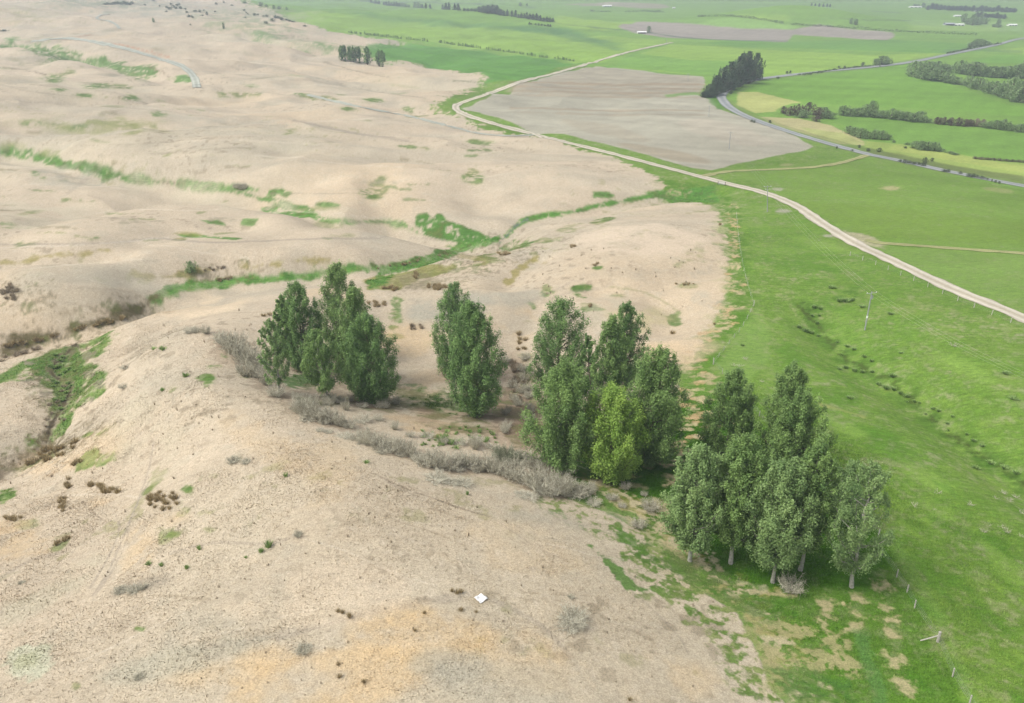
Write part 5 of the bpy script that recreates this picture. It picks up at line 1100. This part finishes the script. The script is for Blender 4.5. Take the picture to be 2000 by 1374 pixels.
clus(S_grn, 118,745,34,62,24, 6,6, 'low green rush clump {} along the winding channel of the left flat', 'winding channel rushes', 51, 10)
clus(S_rgre, 112,800,20,56,14, 6,5, 'low brown rush tuft {} on the banks of the winding channel', 'winding channel tufts', 52, 14)
S_rush.row([(883,1156,13,6),(893,1159,15,8),(901,1158,15,7)], '{} brown rush tuft beside the white sheet', 'rushes beside the white sheet')
S_rush.row([(660,1195,12,7),(669,1198,12,7),(683,1206,16,8)], '{} brown rush tuft in the loose group left of the white sheet', 'rushes left of the sheet')
S_rush.row([(829,1199,11,5),(661,1299,12,6),(663,1324,16,7),(711,1334,14,7),(1230,1368,12,7),(811,1233,10,5),(900,1192,10,8),(930,1196,6,6)], '{} lone brown rush tuft in the orange foreground', 'foreground lone rushes')
S_grn.row([(1268,660,0.1,.1)][:0], '', '')
S_rush.row([(1313,652,10,9),(1395,622+12,7,4)], '{} olive tuft near the curved ditch on the right of the dome', 'ditch tufts')
S_rush.row([(1406,440,7,5)], 'dark tuft on the spray boundary below the gravel road')
S_rush.row([(515,618,9,8),(527,616,9,8)], '{} green-brown tuft tucked behind the narrow left poplars', 'tufts behind left poplars')
S_weed.row([(525,1069,14,8),(290,1103,11,7),(315,1106,7,5),(510,1079,9,6),(480,1090,6,4),(913,967,14,4),(558,931,9,6),(363,736,10,7),(866,862,16,11),(716,905,9,7),(390,1074,9,4),(365,1111,8,6),(301,683,7,6),(318,684,7,6),(317,764,7,6),(880,868,9,8),(890,876,8,8),(950,862,8,8),(962,850,8,7)], '{} small green weed on the dry hill', 'small green weeds')
drn = [(1625,563,9,12),(1640,590,14,10),(1652,590,14,12),(1664,588,12,8),(1590,602,12,8),(1602,604,10,8),(1586,618,8,6),(1600,618,8,5),(1560,640,10,8),(1573,648,14,10),(1585,652,12,8),(1598,658,10,6),(1596,632,8,6),(1636,670,7,6),(1655,678,8,8),(1668,684,9,8),(1643,694,6,4),(1688,698,8,7),(1702,706,8,7),(1640,722,8,8),(1652,720,12,8),(1668,726,12,8),(1684,728,9,8),(1703,728,9,7),(1742,736,12,12),(1716,752,10,9),(1730,760,14,11),(1745,762,12,9),(1758,770,12,9),(1770,776,12,9),(1786,786,9,7),(1795,788,7,5),(1772,786,6,4),(1822,800,9,8),(1833,804,8,7),(1860,815,8,6),(1808,810,6,4),(1850,828,7,7),(1888,850,9,5),(1902,862,9,8),(1918,872,9,8),(1852,842,6,4),(1905,915,10,12),(1962,915,10,14),(1980,780,8,14),(1965,730,8,14),(1740,614,8,10),(1685,600,6,12),(1450,676,8,6),(1660,778,8,12),(1760,690,5,8),(1935,905,8,12),(1985,925,9,12)]
S_grn.row(drn, 'green rush clump {} along the drain in the right pasture', 'rush clumps along the drain', .8)
# tiny sprigs: nothing tells them apart
rng = np.random.RandomState(77); k = 0
while k < 170:
    x, y = rng.rand()*1400, 600+rng.rand()*770
    if x > 560+ (y-640)*1.25 and y < 980: continue
    if x > 1100 and y < 1100: continue
    if x < 240 and y < 900: continue
    k += 1; S_sprig.row([(x, y, 4+4*rng.rand(), 1.5+1.5*rng.rand())], 'tiny dark weed sprig scattered over the bare dry hill', 'tiny weed sprigs')
for i in range(60):
    x, y = 820+rng.rand()*150, 835+rng.rand()*40
    S_weed.row([(x, y, 4+2*rng.rand(), 3+2*rng.rand())], 'tiny green weed on the bare slope below the lone pair of poplars', 'tiny weeds below the pair')
for i in range(40):
    x, y = 1050+rng.rand()*330, 480+rng.rand()*140
    S_sprig.row([(x, y, 3+2*rng.rand(), 1.5+rng.rand())], 'tiny dark sprig on the dry dome behind the centre clump', 'tiny dome sprigs')
# grass of the near boundary strip and pasture: uncountable, one object
def grass_field(name, pts, n_, h, mat, label, green=True, wb=.035):
    poly = [clipP(*q) for q in densify(pts, 60)]; pa = np.array(poly); rng = np.random.RandomState(9)
    x = rng.uniform(pa[:,0].min(), pa[:,0].max(), n_*3); y = rng.uniform(pa[:,1].min(), pa[:,1].max(), n_*3)
    k = (rng.rand(n_*3) < np.clip(pip_sdf(poly, x, y)/9, 0, 1)) & (rng.rand(n_*3) < .5+.5*fbm(x/3, y/3, 3)); x, y = x[k][:n_], y[k][:n_]; n_ = len(x)
    # keep off the straw patches: read the cover painted on the sheet
    a = np.arctan2(x, y); r = np.hypot(x, y)
    ia = np.searchsorted(az, a).clip(0, NAZ-1); ir = np.searchsorted(rad, r).clip(0, NRW-1); c = GC[ir*NAZ+ia]
    ok = (c[:,1] > c[:,0]*1.12) if green else (c[:,1] < c[:,0]*1.02)
    if not green: ok &= rng.rand(len(x)) < .35+.9*fbm(x/6, y/6, 3)+.25*fbm(x/1.1, y/1.1, 2)
    x, y, c = x[ok], y[ok], c[ok]; n_ = len(x)
    z = height(x, y); b = np.stack([x, y, z], 1)
    an = rng.rand(n_)*6.28; hh = h*(.5+.9*rng.rand(n_)); wd = wb+.04*rng.rand(n_)
    d = np.stack([np.cos(an)*wd, np.sin(an)*wd, 0*an], 1); e = b+np.stack([(.25+.4*rng.normal(size=n_))*hh*.7, (-.2+.4*rng.normal(size=n_))*hh*.7, hh], 1)
    V = np.stack([b-d, b+d, e], 1).reshape(-1, 3); F_ = np.arange(n_*3).reshape(n_, 3)
    cc = np.repeat(np.clip(c*(1.1+.6*rng.rand(n_) if green else .90+.44*rng.rand(n_))[:,None], 0, .8), 3, axis=0)
    me = mesh_np(name, V, F_, mat, False, {'cover': cc}); o = link(bpy.data.objects.new(name, me)); tag(o, label, 'grass', kind='stuff'); return o
mg, t, p = new_mat('grass_blades'); at = N(t, 'ShaderNodeAttribute', attribute_name='cover'); t.links.new(at.outputs['Color'], p.inputs['Base Color']); p.inputs['Roughness'].default_value = .8; p.inputs['Specular IOR Level'].default_value = .1
grass_field('grass', [(1110,960),(1300,780),(1480,740),(1700,860),(1850,960),(2100,1060),(2100,1400),(1920,1440),(1560,1440),(1440,1200),(1335,1128),(1250,1040)], 200000, .17, mg, 'long green grass under the right poplars and in the near pasture')

grass_field('grass', [(270,600),(400,545),(640,520),(860,480),(980,455),(1100,405),(1300,370),(1400,360),(1400,410),(1100,440),(1000,500),(900,560),(700,580),(480,560),(330,590)], 90000, .30, mg, 'rank green grass along the main gully behind the poplars', True, .06)
grass_field('grass', [(-20,720),(150,650),(250,640),(230,780),(150,880),(20,990),(-60,990)], 34000, .20, mg, 'rough green grass of the flat beside the winding channel', True, .05)
grass_field('grass', [(560,720),(700,770),(800,750),(940,770),(960,840),(880,880),(780,830),(600,790)], 40000, .30, mg, 'rank grass under the left and middle poplars', True, .05)
grass_field('dry_grass', [(-150,700),(300,560),(520,740),(700,860),(1100,980),(1300,1120),(1450,1240),(1560,1450),(700,1450),(-250,1450)], 520000, .13, mg, 'short dead straw stubble over the sprayed foreground hill', False)

# ------------------------------------------------------------------ fences
def wire_fence(px_pts, label, spacing_px=None, posts=None, post_h=1.15, r=.06, nw=4, every=4.0, strain=()):
    """posts (each its own part) and one part of wires; px_pts run along the line"""
    if posts is None:
        c = catmull(px_pts, 8); a = np.array([P(x, y) for x, y in c]); seg = np.r_[0, np.cumsum(np.linalg.norm(np.diff(a, axis=0), axis=1))]
        n_ = max(2, int(seg[-1]/every)); n_ = min(n_, 98); s = np.linspace(0, seg[-1], n_)
        b = np.stack([np.interp(s, seg, a[:,0]), np.interp(s, seg, a[:,1])], 1)
    else: b = np.array([P(x, y)[:2] for x, y in posts])
    z = height(b[:,0], b[:,1]); pts = np.concatenate([b, z[:,None]], 1); o0 = pts[0].copy()
    root = empty('wire_fence', tuple(o0)); tag(root, label, 'fence')
    pv, pf = tube_np((0, 0, -.2), (0, 0, post_h), r, r*.9, 8)
    top = np.array([[0, 0, post_h]]); cap = (np.concatenate([pv]), pf)
    bm_ = mesh_py('post', [tuple(v) for v in pv], [tuple(int(i) for i in f) for f in pf]+[tuple(range(8, 16))], M['post'])
    for i, q in enumerate(pts):
        o = link(bpy.data.objects.new('post', bm_), root); o.location = tuple(q-o0); o.rotation_euler = (random.uniform(-.05, .05), random.uniform(-.05, .05), random.random())
        if i in strain: o.scale = (1.9, 1.9, 1.25)
    parts = []
    for i in range(len(pts)-1):
        for k in range(nw):
            h = post_h*(.25+.7*k/(nw-1)); u = np.array([0, 0, h]); parts.append(tube_np(pts[i]-o0+u, pts[i+1]-o0+u, .005, .005, 3))
    v, f = join_np(parts); link(bpy.data.objects.new('wire', mesh_np('wire', v, f, M['wire'])), root)
    return root, pts, o0
wire_fence([(1438,420),(1444,480),(1455,540),(1472,598)], 'wire fence running down the green strip from the gravel road', every=6, post_h=1.0, r=.04)
wire_fence([(1472,598),(1450,640),(1418,680),(1393,712)], 'wire fence stretch slanting down to the corner post behind the right clump', every=3.5, post_h=1.1, r=.05, strain=(0,))
wire_fence([(1393,712),(1440,762),(1540,880),(1640,970),(1715,1048)], 'wire fence stretch passing behind the right clump of poplars', every=4, strain=(0,))
root, pts, o0 = wire_fence(None, 'near wire fence with round posts in the lower right corner', posts=[(1715,1048),(1722,1085),(1751,1128),(1771,1158),(1786,1188),(1831,1254),(1860,1322),(1893,1376),(1935,1450)], post_h=1.25, r=.085, strain=(5,))
s0 = pts[5]-o0; q = np.array(P(1797,1253))-o0
v, f = tube_np(s0+np.array([0, 0, 1.0]), q+np.array([0, 0, .1]), .07, .07, 8); link(bpy.data.objects.new('brace', mesh_np('brace', v, f, M['post'], True)), root)
wire_fence([(1660,500),(1720,522),(1800,556),(1880,592),(2000,642),(2080,680)], 'roadside wire fence below the right-hand stretch of gravel road', every=4.5, post_h=1.25, r=.09)
wire_fence([(0,196),(150,205),(300,214),(440,228),(560,246)], 'faint far wire fence crossing the dry hills at left', every=7, post_h=1.2, r=.06, nw=3)
# farm gate where the track meets the gravel road
gb = P(1402, 361); ge = P(1416, 363)
root = empty('farm_gate', gb); tag(root, 'small dark farm gate beside the gravel road junction', 'gate')
dv = np.array(ge)-np.array(gb)
for nm, aa in (('post', (0, 0, 0)), ('post', dv)):
    v, f = tube_np(np.array(aa)+[0, 0, -.2], np.array(aa)+[0, 0, 1.4], .11, .10, 8); link(bpy.data.objects.new('post', mesh_np('post', v, f, M['bark_dark'], True)), root)
parts = [tube_np(np.array([0, 0, h]), dv+[0, 0, h], .035, .035, 6) for h in (.3, .55, .8, 1.05, 1.25)]+[tube_np(np.array([0, 0, .3]), dv+[0, 0, 1.25], .03, .03, 6)]
v, f = join_np(parts); link(bpy.data.objects.new('gate_panel', mesh_np('gate_panel', v, f, M['metal'], True)), root)

# ------------------------------------------------------------------ power poles and lines
def box_np(c, s):
    c = np.array(c, float); s = np.array(s, float)/2
    v = np.array([[x, y, z] for z in (-1, 1) for y in (-1, 1) for x in (-1, 1)])*s+c
    f = np.array([[0, 2, 3, 1], [4, 5, 7, 6], [0, 1, 5, 4], [2, 6, 7, 3], [0, 4, 6, 2], [1, 3, 7, 5]])
    return v, f
TOPS = {}
def power_pole(key, bx, by, tx, ty, label, arm=2.2, rz=0., two=False, r=.14, xf=False):
    b = P(bx, by); H = max(topz(b, ty), 5)
    root = empty('power_pole', b, 0); tag(root, label, 'power pole', 'power poles')
    d = ray(tx, ty); lean = d[0]/d[1]*b[1]-b[0]; top = np.array([lean, 0, H])
    v, f = tube_np((0, 0, -.3), top, r, r*.7, 10); link(bpy.data.objects.new('pole', mesh_np('pole', v, f, M['pole'], True)), root)
    for k, dz in enumerate([.35, 1.3] if two else [.35]):
        L_ = arm*(1 if k == 0 else .7); u = np.array([math.cos(rz), math.sin(rz), 0])*L_/2
        c = top*(1-dz/H)
        v, f = tube_np(c-u, c+u, .07, .07, 4); ao = link(bpy.data.objects.new('crossarm', mesh_np('crossarm', v, f, M['bark_dark'] if False else M['pole'])), root)
        for s in (-.9, 0, .9):
            q = c+u*s; v, f = tube_np(q+[0, 0, .05], q+[0, 0, .28], .06, .045, 6); link(bpy.data.objects.new('insulator', mesh_np('insulator', v, f, M['white'], True)), ao)
            if k == 0: TOPS.setdefault(key, []).append(np.array(b)+q+[0, 0, .28])
    if xf:
        v, f = tube_np(top*(1-1.3/H)+[.28, 0, -.45], top*(1-1.3/H)+[.28, 0, .35], .24, .24, 10); link(bpy.data.objects.new('transformer', mesh_np('transformer', v, f, M['metal'], True)), root)
        v, f = tube_np(top*.32, top*.38, r*1.15, r*1.12, 10); link(bpy.data.objects.new('band', mesh_np('band', v, f, M['white'], True)), root)
    return root
power_pole('a', 1689,645,1703,570, 'near grey power pole with crossarm in the right pasture', 2.6, .25, False, .16, True)
power_pole('b', 1499,414,1499,363, 'power pole with double crossarm beside the gravel road bend', 2.6, .1, True, .15)
power_pole('c', 1424,292,1427,258, 'slim power pole standing in the ploughed field', 2.2, 0, False, .15)
power_pole('d', 1384,229,1386,206, 'slim power pole at the back of the ploughed field near the pines', 2.2, 0, False, .15)
power_pole('e', 1344,158,1344,144, 'small far pole near the upper edge of the ploughed field', 2.2, 0, False, .15)
power_pole('f', 1302,88,1302,73, 'tiny far pole near the top end of the gravel road', 2.2, 0, False, .16)
power_pole('g', 2110,905,2140,790, 'power pole just outside the right edge of the view', 2.6, .3, False, .16)
def line(a, b, label):
    ob = None; parts = []; o0 = TOPS[a][0]
    for p0, p1 in zip(TOPS[a], TOPS[b]):
        ts = np.linspace(0, 1, 13); q = p0[None]*(1-ts)[:,None]+p1[None]*ts[:,None]; q[:,2] -= 4*ts*(1-ts)*1.6
        for i in range(12): parts.append(tube_np(q[i]-o0, q[i+1]-o0, .012, .012, 3))
    v, f = join_np(parts); o = link(bpy.data.objects.new('power_line', mesh_np('power_line', v, f, M['wire']))); o.location = o0
    tag(o, label, 'power line')
line('g', 'a', 'thin power wires running from the near pole to the right edge')
line('a', 'b', 'thin power wires between the near pole and the gravel road pole')
line('b', 'c', 'thin power wires from the gravel road pole into the ploughed field')
line('c', 'd', 'thin power wires over the ploughed field towards the pines')

# ------------------------------------------------------------------ buildings far off
def shed(x, y, wpx, hpx, dm, label, roof='white', open_=False, rz=0.0):
    b = P(x, y); mp_ = mpp(b); L_ = wpx*mp_; H = max(topz(b, y-hpx), 3)
    root = empty('farm_shed', b, rz); tag(root, label, 'shed')
    wallm = M['white'] if roof == 'white' else M['roofgrey']
    hw = H*.62
    if open_:
        v, f = join_np([box_np((0, dm/2-.1, hw/2), (L_, .2, hw)), box_np((-L_/2+.1, 0, hw/2), (.2, dm-.4, hw)), box_np((L_/2-.1, 0, hw/2), (.2, dm-.4, hw))])
        link(bpy.data.objects.new('wall', mesh_np('wall', v, f, wallm)), root)
        for i in range(4):
            v, f = tube_np((-L_/2+L_*(i+.5)/4, -dm/2+.3, 0), (-L_/2+L_*(i+.5)/4, -dm/2+.3, hw), .15, .15, 6); link(bpy.data.objects.new('post', mesh_np('post', v, f, M['dark'])), root)
    else:
        v, f = box_np((0, 0, hw/2), (L_, dm, hw)); link(bpy.data.objects.new('wall', mesh_np('wall', v, f, wallm)), root)
        for i in range(3):
            v, f = box_np((-L_/2+L_*(i+.5)/3, -dm/2-.03, hw*.4), (L_*.14, .06, hw*.75)); link(bpy.data.objects.new('door', mesh_np('door', v, f, M['dark'])), root)
    e = .5; V = [(-L_/2-e, -dm/2-e, hw), (L_/2+e, -dm/2-e, hw), (L_/2+e, dm/2+e, hw), (-L_/2-e, dm/2+e, hw), (-L_/2-e, 0, H), (L_/2+e, 0, H)]
    V2 = [(a_, b_, c_+.12) for a_, b_, c_ in V]; V = V+V2
    Fc = [(0, 1, 5, 4), (2, 3, 4, 5), (6, 10, 11, 7), (8, 11, 10, 9), (0, 6, 7, 1), (2, 8, 9, 3), (0, 4, 10, 6), (3, 9, 10, 4), (1, 7, 11, 5), (2, 5, 11, 8)]
    link(bpy.data.objects.new('roof', mesh_py('roof', V, Fc, M[roof])), root)
    return root
shed(1253,66,17,4.5,9,'open fronted shed with pale roof beside the rounded tree', 'white', True)
shed(1853,50,18,5,10,'left grey roofed end of the white farm shed at top right', 'roofgrey', True)
shed(1871,50.5,20,4,9,'right white part of the long farm shed at top right')
shed(1787,15.5,23,2.5,9,'long low white shed in front of the hazy top right trees')
shed(1869,33,12,3,8,'small white shed behind the farmyard garden trees')
shed(1976,51,16,2.5,8,'low pale building at the right end of the farmyard')
shed(1187,14,14,4,12,'white farm building in the far field at top centre', 'white', False, .1)
shed(1179,14,5,3,8,'small white shed left of the far farm building', 'white')
shed(1316,17,5,2.5,8,'tiny white house alone right of the far brown field')
shed(1906,23,5,2.5,7,'tiny white house among the far hazy belt')

# ------------------------------------------------------------------ the white sheet on the hill
cs = [P(926,1170), P(939,1162), P(953,1171), P(938,1181)]
c0 = np.mean(np.array(cs), axis=0)
n_ = 14; V = []
for j in range(n_+1):
    for i in range(n_+1):
        u, v = i/n_, j/n_
        q = (np.array(cs[0])*(1-u)+np.array(cs[1])*u)*(1-v)+(np.array(cs[3])*(1-u)+np.array(cs[2])*u)*v
        zz = height(q[0], q[1]).item()+.16+.05*math.sin(u*7+v*3)+.04*math.sin(v*11)+(.10*max(0, u+v-1.6))
        V.append((q[0]-c0[0], q[1]-c0[1], zz-c0[2]))
Fc = [(j*(n_+1)+i, j*(n_+1)+i+1, (j+1)*(n_+1)+i+1, (j+1)*(n_+1)+i) for j in range(n_) for i in range(n_)]
me = mesh_py('white_sheet', V, Fc, M['white'], True); o = link(bpy.data.objects.new('white_sheet', me)); o.location = tuple(c0)
md = o.modifiers.new('thickness', 'SOLIDIFY'); md.thickness = .02
tag(o, 'white square plastic sheet lying on the dry hill in the foreground', 'sheet')

# ------------------------------------------------------------------ air
hz, t, p = new_mat('valley_haze'); t.nodes.remove(p)
pv_ = N(t, 'ShaderNodeVolumePrincipled'); pv_.inputs['Color'].default_value = (.80, .90, 1.0, 1); pv_.inputs['Density'].default_value = .00029; pv_.inputs['Anisotropy'].default_value = .2
t.links.new(pv_.outputs[0], t.nodes['Material Output'].inputs['Volume'])
zb, zt = float(Z.min())-1.0, max(float(Z.max()), CAM_H)+30
v, f = box_np((0, 0, (zb+zt)/2), (27000, 27000, zt-zb)); o = link(bpy.data.objects.new('haze', mesh_np('haze', v, f, hz))); tag(o, 'thin pale haze filling the valley air', 'haze', kind='stuff')
